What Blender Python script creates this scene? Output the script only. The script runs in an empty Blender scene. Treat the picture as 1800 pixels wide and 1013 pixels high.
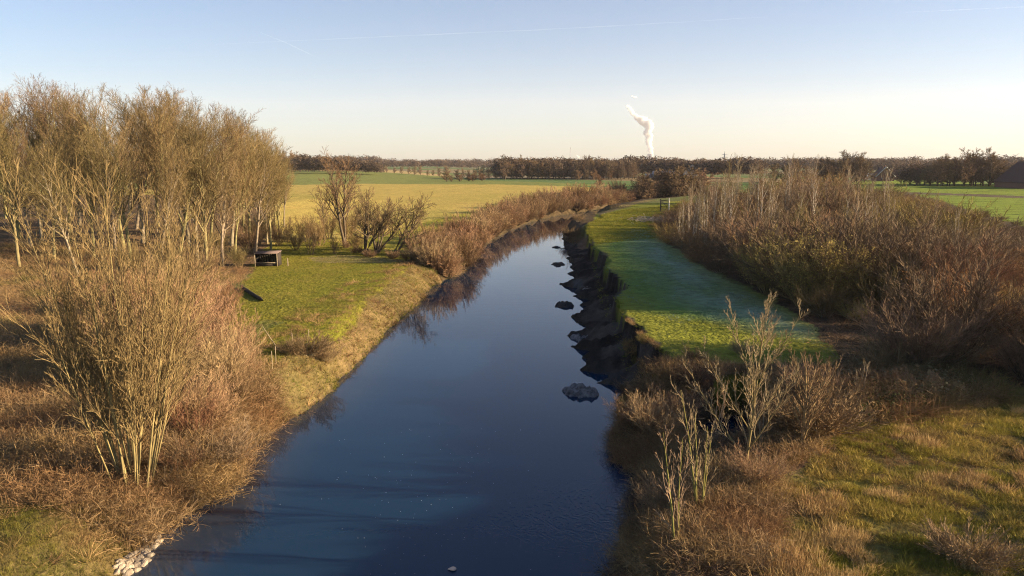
import bpy, math, random
import numpy as np
from mathutils import Vector
C = bpy.context.scene.collection
SC = bpy.context.scene
# ------------------------------------------------------------------ camera, sky, sun, exposure
F = 1300.0; HZ = 289.0; PITCH = math.atan((506.5-HZ)/F); CAMZ = 14.0
cam = bpy.data.objects.new('camera', bpy.data.cameras.new('camera')); C.objects.link(cam)
cam.location = (0, 0, CAMZ); cam.rotation_euler = (math.pi/2-PITCH, 0, 0)
cam.data.sensor_width = 36; cam.data.lens = 36*F/1800; cam.data.clip_start = 0.5; cam.data.clip_end = 150000
SC.camera = cam
SUN_EL = math.radians(14); SUN_AZ = math.radians(95)      # azimuth clockwise from +Y
sd = Vector((math.sin(SUN_AZ)*math.cos(SUN_EL), math.cos(SUN_AZ)*math.cos(SUN_EL), math.sin(SUN_EL)))
w = bpy.data.worlds.new("World"); SC.world = w; w.use_nodes = True
nt = w.node_tree; bg = nt.nodes['Background']
sky = nt.nodes.new('ShaderNodeTexSky'); sky.sky_type = 'NISHITA'; sky.sun_disc = False
sky.sun_elevation = SUN_EL; sky.sun_rotation = SUN_AZ; sky.air_density = 1.0; sky.dust_density = 0.45; sky.ozone_density = 4.4
nt.links.new(sky.outputs[0], bg.inputs[0]); bg.inputs[1].default_value = 0.051
sl = bpy.data.lights.new('sun', 'SUN'); so = bpy.data.objects.new('sun', sl); C.objects.link(so)
sl.energy = 5.0; sl.angle = math.radians(0.5); sl.color = (1.0, 0.78, 0.50)
so.rotation_euler = sd.to_track_quat('Z', 'Y').to_euler(); so.location = (60, -20, 60)
SC.view_settings.view_transform = 'Standard'; SC.view_settings.look = 'None'; SC.view_settings.exposure = 1.92; SC.view_settings.gamma = 1
SC.cycles.max_bounces = 6; SC.cycles.diffuse_bounces = 2; SC.cycles.glossy_bounces = 2; SC.cycles.volume_bounces = 3
SC.cycles.transparent_max_bounces = 12; SC.cycles.use_denoising = True; SC.cycles.denoising_prefilter = 'NONE'; SC.cycles.denoising_input_passes = 'RGB_ALBEDO_NORMAL'; SC.cycles.sample_clamp_indirect = 3; SC.cycles.filter_width = 1.1

# ------------------------------------------------------------------ helpers
def W(px, py, z=0.0):
    """where the sight line through a photo pixel meets height z"""
    a = (px-900)/F; b = (506.5-py)/F
    dx = a; dy = math.cos(PITCH)+b*math.sin(PITCH); dz = -math.sin(PITCH)+b*math.cos(PITCH)
    t = (z-CAMZ)/dz
    return (dx*t, dy*t)
def WP(pts, z=0.0): return np.array([W(p[0], p[1], z) for p in pts])
def top_z(py_top, x, y):
    """height above water that shows at row py_top when standing at distance y"""
    b = (506.5-py_top)/F; dy = math.cos(PITCH)+b*math.sin(PITCH); dz = -math.sin(PITCH)+b*math.cos(PITCH)
    return CAMZ+dz/dy*y
def hsh(i, j, s):
    n = (i*374761393+j*668265263+s*974634777) & 0x7fffffff
    n = ((n ^ (n >> 13))*1274126177) & 0x7fffffff
    return ((n ^ (n >> 16)) & 0xffff)/65535.0
def vn(x, y, sc, s=0):
    x = np.asarray(x, float)/sc; y = np.asarray(y, float)/sc
    i = np.floor(x).astype(np.int64); j = np.floor(y).astype(np.int64); u = x-i; v = y-j
    u = u*u*(3-2*u); v = v*v*(3-2*v)
    return (hsh(i, j, s)*(1-u)+hsh(i+1, j, s)*u)*(1-v)+(hsh(i, j+1, s)*(1-u)+hsh(i+1, j+1, s)*u)*v
def fbm(x, y, sc, s=0, o=3):
    r = 0; a = 1; t = 0
    for k in range(o): r = r+a*vn(x, y, sc/2**k, s+k*17); t += a; a *= .5
    return r/t
def inside(x, y, P):
    r = np.zeros(np.shape(x), bool); n = len(P)
    for i in range(n):
        x1, y1 = P[i]; x2, y2 = P[(i+1) % n]
        if y1 == y2: continue
        c = ((y1 > y) != (y2 > y)) & (x < (x2-x1)*(y-y1)/(y2-y1)+x1)
        r ^= c
    return r
def dist(x, y, P, closed=True):
    d = np.full(np.shape(x), 1e9); n = len(P)
    for i in range(n if closed else n-1):
        x1, y1 = P[i]; x2, y2 = P[(i+1) % n]; ex, ey = x2-x1, y2-y1; L = ex*ex+ey*ey+1e-9
        t = np.clip(((x-x1)*ex+(y-y1)*ey)/L, 0, 1)
        d = np.minimum(d, (x-x1-t*ex)**2+(y-y1-t*ey)**2)
    return np.sqrt(d)
def mesh(name, V, Q, col=None, smooth=False):
    V = np.asarray(V, np.float32); Q = np.asarray(Q, np.int32)
    me = bpy.data.meshes.new(name); k = Q.shape[1]
    me.vertices.add(len(V)); me.vertices.foreach_set('co', V.ravel())
    me.loops.add(Q.size); me.loops.foreach_set('vertex_index', Q.ravel())
    me.polygons.add(len(Q)); me.polygons.foreach_set('loop_start', np.arange(0, Q.size, k, dtype=np.int32))
    try: me.polygons.foreach_set('loop_total', np.full(len(Q), k, np.int32))
    except Exception: pass
    if smooth: me.polygons.foreach_set('use_smooth', np.ones(len(Q), bool))
    if col is not None:
        a = me.color_attributes.new('Col', 'FLOAT_COLOR', 'POINT')
        a.data.foreach_set('color', np.concatenate([col, np.ones((len(col), 1))], 1).astype(np.float32).ravel())
    me.update(calc_edges=True)
    return me
def node(nt, t, **k):
    n = nt.nodes.new(t)
    for a, b in k.items(): setattr(n, a, b)
    return n
def mat(name, base=(.2, .2, .2), rough=.9, spec=.15, vcol=False, rnd=0.0, hue=0.0, nscale=0, namt=.3, bump=0, bscale=8, metal=0, transl=0, space='Object'):
    m = bpy.data.materials.new(name); m.use_nodes = True; t = m.node_tree; L = t.links
    p = t.nodes['Principled BSDF']; p.inputs['Roughness'].default_value = rough; p.inputs['Specular IOR Level'].default_value = spec
    p.inputs['Metallic'].default_value = metal
    if vcol: src = node(t, 'ShaderNodeVertexColor', layer_name='Col').outputs[0]
    else:
        r = node(t, 'ShaderNodeRGB'); r.outputs[0].default_value = (*base, 1); src = r.outputs[0]
    if rnd or hue:
        oi = node(t, 'ShaderNodeObjectInfo'); hs = node(t, 'ShaderNodeHueSaturation')
        mr = node(t, 'ShaderNodeMapRange'); mr.inputs[3].default_value = 1-rnd; mr.inputs[4].default_value = 1+rnd
        L.new(oi.outputs['Random'], mr.inputs[0]); L.new(mr.outputs[0], hs.inputs['Value'])
        mh = node(t, 'ShaderNodeMath', operation='MULTIPLY'); mh.inputs[1].default_value = 7.31
        fr = node(t, 'ShaderNodeMath', operation='FRACT'); m2 = node(t, 'ShaderNodeMapRange')
        m2.inputs[3].default_value = .5-hue; m2.inputs[4].default_value = .5+hue
        L.new(oi.outputs['Random'], mh.inputs[0]); L.new(mh.outputs[0], fr.inputs[0]); L.new(fr.outputs[0], m2.inputs[0]); L.new(m2.outputs[0], hs.inputs['Hue'])
        L.new(src, hs.inputs['Color']); src = hs.outputs[0]
    tc = node(t, 'ShaderNodeTexCoord')
    if nscale:
        n = node(t, 'ShaderNodeTexNoise'); n.inputs['Scale'].default_value = nscale; n.inputs['Detail'].default_value = 5
        L.new(tc.outputs[space], n.inputs['Vector'])
        mr = node(t, 'ShaderNodeMapRange'); mr.inputs[1].default_value = .3; mr.inputs[2].default_value = .7; mr.inputs[3].default_value = 1-namt; mr.inputs[4].default_value = 1+namt
        L.new(n.outputs[0], mr.inputs[0]); mx = node(t, 'ShaderNodeMix', data_type='RGBA', blend_type='MULTIPLY'); mx.inputs[0].default_value = 1
        L.new(src, mx.inputs[6]); L.new(mr.outputs[0], mx.inputs[7]); src = mx.outputs[2]
    L.new(src, p.inputs['Base Color'])
    if bump:
        n = node(t, 'ShaderNodeTexNoise'); n.inputs['Scale'].default_value = bscale; n.inputs['Detail'].default_value = 6
        L.new(tc.outputs[space], n.inputs['Vector']); b = node(t, 'ShaderNodeBump'); b.inputs['Strength'].default_value = 1; b.inputs['Distance'].default_value = bump
        L.new(n.outputs[0], b.inputs['Height']); L.new(b.outputs[0], p.inputs['Normal'])
    if transl:
        tr = node(t, 'ShaderNodeBsdfTranslucent'); ms = node(t, 'ShaderNodeMixShader'); ms.inputs[0].default_value = transl
        L.new(src, tr.inputs[0]); L.new(p.outputs[0], ms.inputs[1]); L.new(tr.outputs[0], ms.inputs[2]); L.new(ms.outputs[0], t.nodes['Material Output'].inputs[0])
    return m
def tag(o, label=None, cat=None, group=None, kind=None):
    if label: o['label'] = label
    if cat: o['category'] = cat
    if group: o['group'] = group
    if kind: o['kind'] = kind
    return o
def obj(name, me, m=None, parent=None, loc=None, rz=0, sc=None):
    o = bpy.data.objects.new(name, me); C.objects.link(o)
    if m is not None and me is not None and not me.materials: me.materials.append(m)
    if parent: o.parent = parent
    if loc is not None: o.location = loc
    if rz: o.rotation_euler = (0, 0, rz)
    if sc is not None: o.scale = sc if hasattr(sc, '__len__') else (sc, sc, sc)
    return o
class Soup:
    def __init__(s): s.V = []; s.Q = []; s.C = []; s.n = 0
    def add(s, V, Q, c=None):
        V = np.asarray(V, float).reshape(-1, 3); s.V.append(V); s.Q.append(np.asarray(Q)+s.n)
        if c is not None:
            c = np.asarray(c, float); s.C.append(np.broadcast_to(c, (len(V), 3)) if c.ndim == 1 else c)
        s.n += len(V); return s
    def box(s, cx, cy, z0, dx, dy, dz, rz=0, c=None, tilt=None):
        v = np.array([[x, y, z] for z in (0, 1) for y in (-.5, .5) for x in (-.5, .5)], float)*[dx, dy, dz]
        if tilt: v[:, 2] += v[:, 0]*tilt[0]+v[:, 1]*tilt[1]
        ca, sa = math.cos(rz), math.sin(rz); v = np.stack([v[:, 0]*ca-v[:, 1]*sa, v[:, 0]*sa+v[:, 1]*ca, v[:, 2]], 1)+[cx, cy, z0]
        return s.add(v, [[0, 2, 3, 1], [4, 5, 7, 6], [0, 1, 5, 4], [2, 6, 7, 3], [0, 4, 6, 2], [1, 3, 7, 5]], c)
    def tube(s, P, R, k=6, c=None):
        P = np.asarray(P, float)[None]; R = np.asarray(R, float)[None]; V, Q = tubes(P, R, k); return s.add(V, Q, c)
    def mesh(s, name, smooth=False):
        return mesh(name, np.concatenate(s.V), np.concatenate(s.Q), np.concatenate(s.C) if s.C else None, smooth)
def norm(a): return a/np.maximum(np.linalg.norm(a, axis=-1, keepdims=True), 1e-9)
def tubes(P, R, k):
    B, n, _ = P.shape
    T = np.gradient(P, axis=1); T = norm(T)
    ref = np.where(np.abs(T[..., 2:3]) > .9, [1., 0, 0], [0, 0, 1.]); U = norm(np.cross(T, ref)); Vv = np.cross(T, U)
    if k == 2:
        rng = np.random.default_rng(B+n); a = rng.random((B, 1))*math.pi; A = np.stack([a, a+math.pi], -1)
        A = np.broadcast_to(A, (B, n, 2))
    else: A = np.broadcast_to(np.arange(k)*2*math.pi/k, (B, n, k))
    ring = P[:, :, None]+R[:, :, None, None]*(np.cos(A)[..., None]*U[:, :, None]+np.sin(A)[..., None]*Vv[:, :, None])
    V = ring.reshape(-1, 3); base = (np.arange(B)*n*k)[:, None, None]+(np.arange(n-1)*k)[None, :, None]
    kk = 1 if k == 2 else k
    j = np.arange(kk)[None, None]; j2 = (j+1) % k
    Q = np.stack([base+j, base+j2, base+k+j2, base+k+j], -1).reshape(-1, 4)
    return V, Q
def stems(rng, m, H, spread, n=7, up=.12, wig=.05, r=.05, base=.2, hvar=.25, inner=0.0, rtip=.004, lean=(0, 0)):
    az = rng.random(m)*2*math.pi; sp = spread*(inner+(1-inner)*np.sqrt(rng.random(m)))
    d = np.stack([np.sin(sp)*np.cos(az)+lean[0], np.sin(sp)*np.sin(az)+lean[1], np.cos(sp)], 1)
    L = H*(1-hvar*rng.random(m)); P = np.zeros((m, n, 3)); rb = base*rng.random(m)
    P[:, 0] = np.stack([rb*np.cos(az), rb*np.sin(az), np.full(m, -.1)], 1)
    for i in range(1, n):
        d = norm(d+rng.normal(0, wig, (m, 3))+[0, 0, up]); P[:, i] = P[:, i-1]+d*(L/(n-1))[:, None]
    R = r*(.7+.5*rng.random((m, 1)))*np.linspace(1, 0, n)[None]**.8+rtip
    return P, R
def kids(rng, P, R, m, t0=.2, t1=1, ang=.7, asd=.15, ratio=.45, n=4, up=.1, wig=.1, taper=.55, rtip=.004, rs=.6, bottom=0):
    B, k, _ = P.shape
    pl = np.linalg.norm(np.diff(P, axis=1), axis=2).sum(1)
    t = (np.arange(m)[None]+rng.random((B, m)))/m; tt = t; t = t0+t*(t1-t0)*.999
    x = t*(k-1); i = np.minimum(x.astype(int), k-2); f = (x-i)[..., None]; b = np.arange(B)[:, None]
    S = P[b, i]*(1-f)+P[b, i+1]*f; T = norm(P[b, i+1]-P[b, i]); r0 = R[b, i]*(1-f[..., 0])+R[b, i+1]*f[..., 0]
    ref = np.where(np.abs(T[..., 2:3]) > .9, [1., 0, 0], [0, 0, 1.]); U = norm(np.cross(T, ref)); V = np.cross(T, U)
    az = np.arange(m)[None]*2.4+rng.random((B, m))*1.2+rng.random((B, 1))*6.28
    a = ang+rng.normal(0, asd, (B, m)); a = a[..., None]; az = az[..., None]
    d = np.cos(a)*T+np.sin(a)*(np.cos(az)*U+np.sin(az)*V)
    prof = (1-taper*tt)*(1-bottom*np.maximum(0, 1-tt*3))
    L = pl[:, None]*ratio*prof*(.65+.6*rng.random((B, m)))
    N = B*m; d = d.reshape(N, 3); L = L.reshape(N); Q = np.zeros((N, n, 3)); Q[:, 0] = S.reshape(N, 3)
    for s in range(1, n):
        d = norm(d+rng.normal(0, wig, (N, 3))+[0, 0, up]); Q[:, s] = Q[:, s-1]+d*(L/(n-1))[:, None]
    rr = (r0.reshape(N)*rs)[:, None]*np.linspace(1, 0, n)[None]+rtip
    return Q, rr

# ------------------------------------------------------------------ river and banks, laid out on the water plane
LEFT = [(180, 1060), (215, 1013), (245, 965), (272, 938), (310, 915), (370, 880), (415, 845), (433, 807), (436, 794), (470, 770), (503, 742), (537, 723), (560, 705), (587, 688), (602, 664), (637, 633), (668, 595), (703, 563), (741, 528), (763, 503), (790, 490), (820, 476), (833, 455), (850, 435), (872, 418), (900, 404), (928, 393), (972, 381), (1017, 375), (1060, 368), (1110, 359), (1180, 352), (1300, 346), (1500, 343)]
RIGHT = [(1500, 349), (1300, 353), (1180, 359), (1110, 367), (1060, 376), (1024, 384), (1000, 397), (990, 414), (990, 430), (999, 450), (1004, 467), (1020, 477), (1000, 496), (1018, 503), (1010, 514), (1037, 531), (1014, 553), (1010, 566), (1034, 581), (1004, 586), (1024, 610), (1047, 625), (1025, 640), (1074, 669), (1094, 684), (1083, 700), (1088, 725), (1088, 753), (1070, 784), (1085, 812), (1138, 846), (1116, 895), (1085, 930), (1085, 1013), (1080, 1060)]
RIV = np.concatenate([[[-13.5, -40]], [W(*p) for p in LEFT], [W(*p) for p in RIGHT], [[4.5, -40]]])
POND = WP([(1215, 752), (1262, 733), (1300, 727), (1352, 738), (1368, 765), (1335, 790), (1270, 803), (1228, 788)], 0)
PLAT = np.concatenate([[[9, -40]], WP([(1190, 1013), (1200, 930), (1250, 880), (1320, 845), (1400, 800), (1425, 740), (1385, 697), (1290, 677), (1200, 664), (1160, 655), (1138, 648), (1174, 632), (1172, 622), (1148, 608), (1120, 597), (1124, 578), (1096, 562), (1092, 547), (1076, 520), (1106, 503), (1081, 490), (1060, 470), (1068, 456), (1054, 445), (1038, 432), (1037, 415), (1028, 402), (1036, 390), (1060, 376), (1110, 366), (1180, 360), (1350, 356)], 2.6), [[400, 210], [400, -40]]])
HEAPS = [(W(a, b, 0), W(c, d, 1.5), k) for a, b, c, d, k in ((984, 436, 1052, 424, 2.6), (992, 454, 1062, 444, 2.6), (1000, 470, 1066, 458, 2.4), (994, 480, 1068, 472, 2.2), (978, 499, 1078, 488, 2.4), (1004, 519, 1092, 506, 2.2), (1022, 536, 1086, 520, 1.8), (1002, 557, 1090, 540, 2.0), (992, 589, 1098, 572, 2.2), (1000, 610, 1110, 588, 1.8), (1022, 628, 1124, 600, 1.8), (1012, 650, 1150, 618, 2.0), (1052, 672, 1164, 634, 2.0))]
def height(x, y):
    x = np.asarray(x, float); y = np.asarray(y, float)
    jx = x+(fbm(x, y, 1.6, 5, 3)-.5)*.8*np.clip(y/60, .5, 1.5); jy = y+(fbm(x, y, 1.6, 9, 3)-.5)*1.2*np.clip(y/60, .4, 2)
    inr = inside(jx, jy, RIV); inp = inside(jx, jy, POND)
    dR = dist(jx, jy, RIV); dP = dist(jx, jy, POND); dW = np.minimum(dR, dP); wet = inr | inp
    cx = np.interp(y, [-40, 23, 45, 60, 90, 120, 160, 400], [-4, -4.5, -1.5, 2, 4, 6, 20, 20])
    right = (x > cx) & (y < 205)
    top = 2.1+(fbm(x, y, 12, 1)-.5)*.35+np.clip((y-130)/100, 0, 1)*.9
    top = np.where(right, 2.6+(fbm(x, y, 10, 2)-.5)*.25, top)
    left = ~right
    top = top+np.where(left & (y < 230), np.clip((-37-x)/20, 0, 1)**1.3*1.6, 0)
    top = top-np.where(left, np.clip((34-y)/14, 0, 1)*.8, 0)
    top = top+np.clip((y-420)/250, 0, 1)*np.clip((-60-x)/100, 0, 1)*3.5
    # left and far banks: even slope
    wl = np.where(left, 3.6+2*(fbm(x, y, 9, 3)-.5), 4)
    t1 = np.clip(dW/wl, 0, 1); h1 = top*(1-(1-t1)**1.8)
    # right bank: slumped foot and a scarp under the meadow edge
    ip = inside(jx, jy, PLAT); dE = dist(jx, jy, PLAT, False)
    t = dW/(dW+dE+1e-6)
    near = np.clip((52-y)/8, 0, 1)
    farend = np.clip((y-128)/14, 0, 1)
    slump = .15+1.15*t**1.1+(fbm(x, y, 1.3, 31, 4)-.5)*.9*np.minimum(1, dW*1.5)
    h2 = np.where(ip, top, np.where(near > .5, top*(t**.75), slump*(1-farend)+top*(1-(1-t)**2)*farend))
    h = np.where(right, h2, h1)
    h = np.where(wet, -.25-np.minimum(dW*.35, 1.4), np.maximum(h, .06))
    zone_ = right & (y > 40) & (y < 140) & (x < 40) & ~ip; k = np.nonzero(zone_)[0] if x.ndim else None
    if k is not None and len(k):
        base = np.where(wet[k], h[k], np.minimum(h[k], .12+.55*t[k]+(fbm(x[k], y[k], .8, 19, 3)-.5)*.5)); hp = np.full(len(k), -2.)
        for (ax, ay), (bx, by), wd in HEAPS:
            ex, ey = bx-ax, by-ay; L2 = ex*ex+ey*ey; q = ((jx[k]-ax)*ex+(jy[k]-ay)*ey)/L2; qc = np.clip(q, 0, 1)
            d = np.hypot(jx[k]-ax-qc*ex, (jy[k]-ay-qc*ey)*.8); hp = np.maximum(hp, .05+1.75*qc**.8-d*(1.35-.65*qc)*2.0/wd)
        hp = hp+(fbm(x[k], y[k], .45, 88, 3)-.5)*.45*(hp > -.2)
        h[k] = np.maximum(base, np.minimum(hp, 2.2))
    h = h+np.where(wet, 0, (fbm(x, y, .9, 77, 2)-.5)*.10*np.minimum(1, dW))
    return h
def hz(x, y): return float(height(np.array([x]), np.array([y]))[0])
def G(px, py, z=2.2):
    """ground point seen at a photo pixel (two steps of refinement)"""
    for _ in range(4):
        x, y = W(px, py, z); z = hz(x, y)
    return x, y, z

# ------------------------------------------------------------------ ground sheet
rows = [-20.0]
while rows[-1] < 11000:
    y = rows[-1]; rows.append(y+(0.16 if y < 28 else y*.0058 if y < 260 else y*.011))
rows = np.array(rows); NC = 640
u = np.linspace(-1, 1, NC); hw = 26+np.abs(rows)*.98
X = u[None]*hw[:, None]; Y = np.broadcast_to(rows[:, None], X.shape).copy()
Xf, Yf = X.ravel(), Y.ravel()
Z = height(Xf, Yf)
jx = Xf+(fbm(Xf, Yf, 3, 41)-.5)*2.2; jy = Yf+(fbm(Xf, Yf, 3, 43)-.5)*2.2
fx = Xf+(fbm(Xf, Yf, 12, 45)-.5)*3; fy = Yf+(fbm(Xf, Yf, 12, 47)-.5)*np.clip(Yf/60, 1, 6)
def c3(a): return np.array(a, float)
COL = np.zeros((len(Xf), 3)); n1 = fbm(Xf, Yf, 14, 3, 4)[:, None]; n2 = fbm(Xf, Yf, 1.1, 7, 3)[:, None]; n3 = fbm(Xf, Yf*.35, 3, 8, 3)[:, None]
def mixc(a, b, t): return c3(a)*(1-t)+c3(b)*t
sm = lambda v, a, b: np.clip((v-a)/(b-a), 0, 1)
COL[:] = mixc((.13, .115, .045), (.10, .13, .04), n1)
# far country: patchwork of fields
fld = hsh(np.floor(Xf/260+.002*Yf).astype(np.int64), np.floor(Yf/230).astype(np.int64), 4)[:, None]
far = (Yf > 330)
FC = np.where(fld < .4, c3((.09, .15, .04)), np.where(fld < .7, c3((.22, .17, .09)), c3((.14, .16, .06))))
COL[far] = (FC*(.85+.3*n1))[far]
def zone(px, z, a, b, nn, j=1, world=None):
    P = WP(px, z) if world is None else np.array(world)
    x, y = ((jx, jy) if j == 1 else (fx, fy) if j == 2 else (Xf, Yf))
    bb = (x > P[:, 0].min()) & (x < P[:, 0].max()) & (y > P[:, 1].min()) & (y < P[:, 1].max())
    m = np.zeros(len(Xf), bool); ii = np.nonzero(bb)[0]; m[ii] = inside(x[ii], y[ii], P)
    COL[m] = mixc(a, b, nn)[m] if np.ndim(nn) else c3(a)
    return m
# gold stubble field and the strips beyond
zone([(-200, 345), (500, 323), (700, 323), (900, 325), (1010, 328), (1120, 336), (1130, 352), (1060, 352), (900, 385), (780, 430), (700, 470), (560, 440), (300, 460), (-200, 470)], 3, (.47, .335, .095), (.34, .275, .07), n3, 2)
zone([(560, 445), (640, 450), (760, 415), (900, 365), (830, 368), (700, 395), (560, 430)], 3, (.33, .27, .045), (.20, .20, .03), n2, 1)
zone([(-300, 312), (480, 303.5), (640, 306), (800, 311), (900, 317), (1000, 322.5), (1130, 326), (1010, 328), (880, 324.5), (620, 323.5), (400, 327), (-300, 345)], 3, (.20, .21, .06), (.16, .18, .05), n1, 0)
zone([(560, 302.5), (660, 303), (790, 308), (790, 311), (680, 307.5), (560, 306)], 3, (.42, .30, .13), (.34, .26, .12), n1, 0)
zone([(800, 312), (1000, 316), (1180, 320), (1180, 324), (1000, 322), (800, 316)], 3, (.10, .16, .05), (.13, .17, .06), n1, 0)
zone([(800, 308), (1100, 311), (1100, 314), (1000, 316), (800, 312)], 3, (.20, .16, .10), (.24, .19, .12), n1, 0)
zone([(940, 339), (1120, 338), (1125, 342), (1000, 343)], 3, (.16, .10, .05), (.13, .09, .04), n1, 0)
gf = (Yf > 110) & (Yf < 330) & (Xf < 60) & (Xf > -260) & (COL[:, 0] > .4); COL[gf] = (COL*(1-.45*sm(fbm(Xf, Yf*.5, 22, 61, 3)[:, None], .42, .62))+c3((.24, .23, .05))*.45*sm(fbm(Xf, Yf*.5, 22, 61, 3)[:, None], .42, .62))[gf]
tl = gf & (np.mod(Yf-Xf*.25+3*fbm(Xf, Yf, 30, 5), 24) < .9); COL[tl] *= .72
# right green field with tramlines
RF = zone([(1560, 312), (1800, 327), (2600, 335), (2600, 430), (1800, 402), (1700, 372), (1600, 345), (1480, 322)], 3, (.19, .235, .035), (.15, .20, .03), n1, 0)
tram = RF & (np.mod(Yf+Xf*.06, 11) < 1.1); COL[tram] *= .45
zone([(1560, 337), (1700, 341), (1800, 345), (2600, 352), (2600, 357), (1800, 348.5), (1700, 345), (1560, 340)], 3, (.09, .07, .05), (.13, .10, .06), n2, 0)
# left meadow, forest floor, bank
LM = zone([(400, 560), (440, 480), (430, 440), (560, 415), (640, 440), (760, 455), (800, 480), (760, 520), (640, 640), (520, 690), (430, 650)], 2.1, (.14, .145, .018), (.21, .175, .03), n3, 1)
zone([(540, 452), (600, 447), (700, 455), (720, 462), (620, 462), (560, 462)], 2.1, (.26, .19, .10), (.13, .13, .04), n2, 1)
zone([(420, 585), (470, 560), (500, 565), (450, 610)], 2.1, (.14, .12, .04), (.11, .14, .03), n2, 1)
FF = zone([(-600, 640), (120, 600), (330, 600), (400, 500), (440, 470), (480, 400), (485, 345), (-900, 345)], 2.6, (.17, .105, .055), (.11, .075, .04), n2, 1)
zone([(0, 590), (130, 600), (330, 640), (420, 640), (540, 690), (560, 740), (430, 820), (300, 900), (200, 870), (0, 830), (-200, 800), (-200, 600)], 2.0, (.19, .12, .06), (.13, .09, .04), n2, 1)
zone([(-200, 640), (60, 650), (90, 690), (50, 730), (-200, 740)], 2, (.17, .16, .05), (.12, .13, .03), n2, 1)
zone([(-300, 870), (120, 860), (200, 890), (230, 930), (180, 1040), (-300, 1100)], 1.6, (.06, .07, .022), (.13, .10, .045), n3, 1)
dR = dist(Xf[Yf < 260], Yf[Yf < 260], RIV); dR = np.concatenate([dR, np.full(len(Xf)-len(dR), 99.)])
dP = np.full(len(Xf), 99.); k = Yf < 60; dP[k] = dist(Xf[k], Yf[k], POND)
cxv = np.interp(Yf, [-40, 23, 45, 60, 90, 120, 160, 400], [-4, -4.5, -1.5, 2, 4, 6, 20, 20])
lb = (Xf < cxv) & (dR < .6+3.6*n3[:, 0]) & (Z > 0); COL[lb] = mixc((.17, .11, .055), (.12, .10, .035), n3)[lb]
# right meadow
ME = zone([(1030, 376), (1110, 361), (1300, 350), (1250, 400), (1200, 440), (1290, 500), (1420, 545), (1500, 600), (1490, 690), (1380, 700), (1130, 690), (1000, 600), (980, 400)], 2.6, (.15, .165, .02), (.19, .185, .03), n3, 1)
SHADE_POLY = WP([(1040, 430), (1075, 410), (1110, 418), (1150, 400), (1180, 430), (1300, 505), (1450, 596), (1380, 592), (1300, 576), (1200, 566), (1120, 552), (1080, 520)], 2.6)
FR = WP([(1095, 405), (1150, 398), (1200, 440), (1300, 505), (1400, 550), (1460, 590), (1440, 596), (1330, 580), (1240, 556), (1180, 520), (1120, 455)], 2.6)
k = np.nonzero(ME)[0]; dF = dist(Xf[k], Yf[k], FR); iF = inside(jx[k], jy[k], FR)
fa = np.where(iF, np.clip(.3+dF/6, 0, 1), np.clip(.3-dF/6, 0, .3))*np.clip(-.1+1.7*fbm(Xf[k], Yf[k]*.5, 2.2, 61, 4), 0, 1)
f2 = np.where(inside(jx[k], jy[k], SHADE_POLY), np.clip(dist(jx[k], jy[k], SHADE_POLY)/3.0, 0, 1), 0)[:, None]*.8; COL[k] = COL[k]*(1-f2)+mixc((.085, .165, .036), (.115, .185, .05), n2[k])*f2  # deeper green of the shaded grass painted into the meadow colour
COL[k] = COL[k]*(1-fa[:, None]*.6)+c3((.27, .33, .29))*fa[:, None]*.6
# dead ground under the thicket
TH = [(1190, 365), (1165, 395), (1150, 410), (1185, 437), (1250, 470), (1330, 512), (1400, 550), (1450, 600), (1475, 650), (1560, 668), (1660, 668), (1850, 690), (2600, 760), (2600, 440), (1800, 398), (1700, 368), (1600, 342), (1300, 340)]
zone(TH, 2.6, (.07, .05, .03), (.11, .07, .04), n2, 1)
# rough grass, right foreground
RG = zone([(1060, 1300), (1060, 720), (1150, 660), (1300, 672), (1480, 668), (1560, 672), (1850, 690), (2700, 760), (2700, 1400)], 2.6, (.19, .165, .04), (.13, .10, .04), n2, 1)
b1 = RG[:, None]*sm(fbm(Xf, Yf, 5, 90, 3)[:, None], .5, .62)*.7; COL[:] = COL*(1-b1)+c3((.13, .085, .05))*b1
b2 = RG[:, None]*sm(fbm(Xf, Yf, 1.7, 93, 3)[:, None], .62, .72)*.6; COL[:] = COL*(1-b2)+c3((.28, .19, .08))*b2
zone([(1080, 1300), (1080, 720), (1200, 660), (1400, 680), (1440, 780), (1420, 840), (1350, 880), (1380, 960), (1340, 1300)], 2.4, (.17, .10, .055), (.10, .065, .04), n2, 1)
# bare slumped soil of the eroded right bank
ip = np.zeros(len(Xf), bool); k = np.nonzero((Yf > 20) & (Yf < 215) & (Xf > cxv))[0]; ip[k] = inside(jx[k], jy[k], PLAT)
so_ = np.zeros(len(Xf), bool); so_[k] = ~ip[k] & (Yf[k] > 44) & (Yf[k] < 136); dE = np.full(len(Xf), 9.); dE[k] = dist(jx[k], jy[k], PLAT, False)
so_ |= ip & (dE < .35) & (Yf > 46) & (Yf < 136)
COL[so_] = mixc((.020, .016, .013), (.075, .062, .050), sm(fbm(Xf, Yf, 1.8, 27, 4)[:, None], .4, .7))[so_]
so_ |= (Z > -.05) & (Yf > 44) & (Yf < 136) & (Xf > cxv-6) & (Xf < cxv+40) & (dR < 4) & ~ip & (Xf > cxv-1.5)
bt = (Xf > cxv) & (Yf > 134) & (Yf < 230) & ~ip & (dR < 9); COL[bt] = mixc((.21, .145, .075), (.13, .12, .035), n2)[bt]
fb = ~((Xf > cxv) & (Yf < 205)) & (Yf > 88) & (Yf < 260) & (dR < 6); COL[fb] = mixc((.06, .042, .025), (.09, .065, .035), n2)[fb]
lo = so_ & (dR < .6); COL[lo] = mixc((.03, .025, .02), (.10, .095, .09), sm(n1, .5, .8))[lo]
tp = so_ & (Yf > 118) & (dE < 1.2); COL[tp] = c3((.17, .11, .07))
sh = (Z > -.6) & (Z < .12) & ~so_; COL[sh] = mixc((.05, .035, .02), (.09, .065, .04), n2)[sh]
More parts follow.
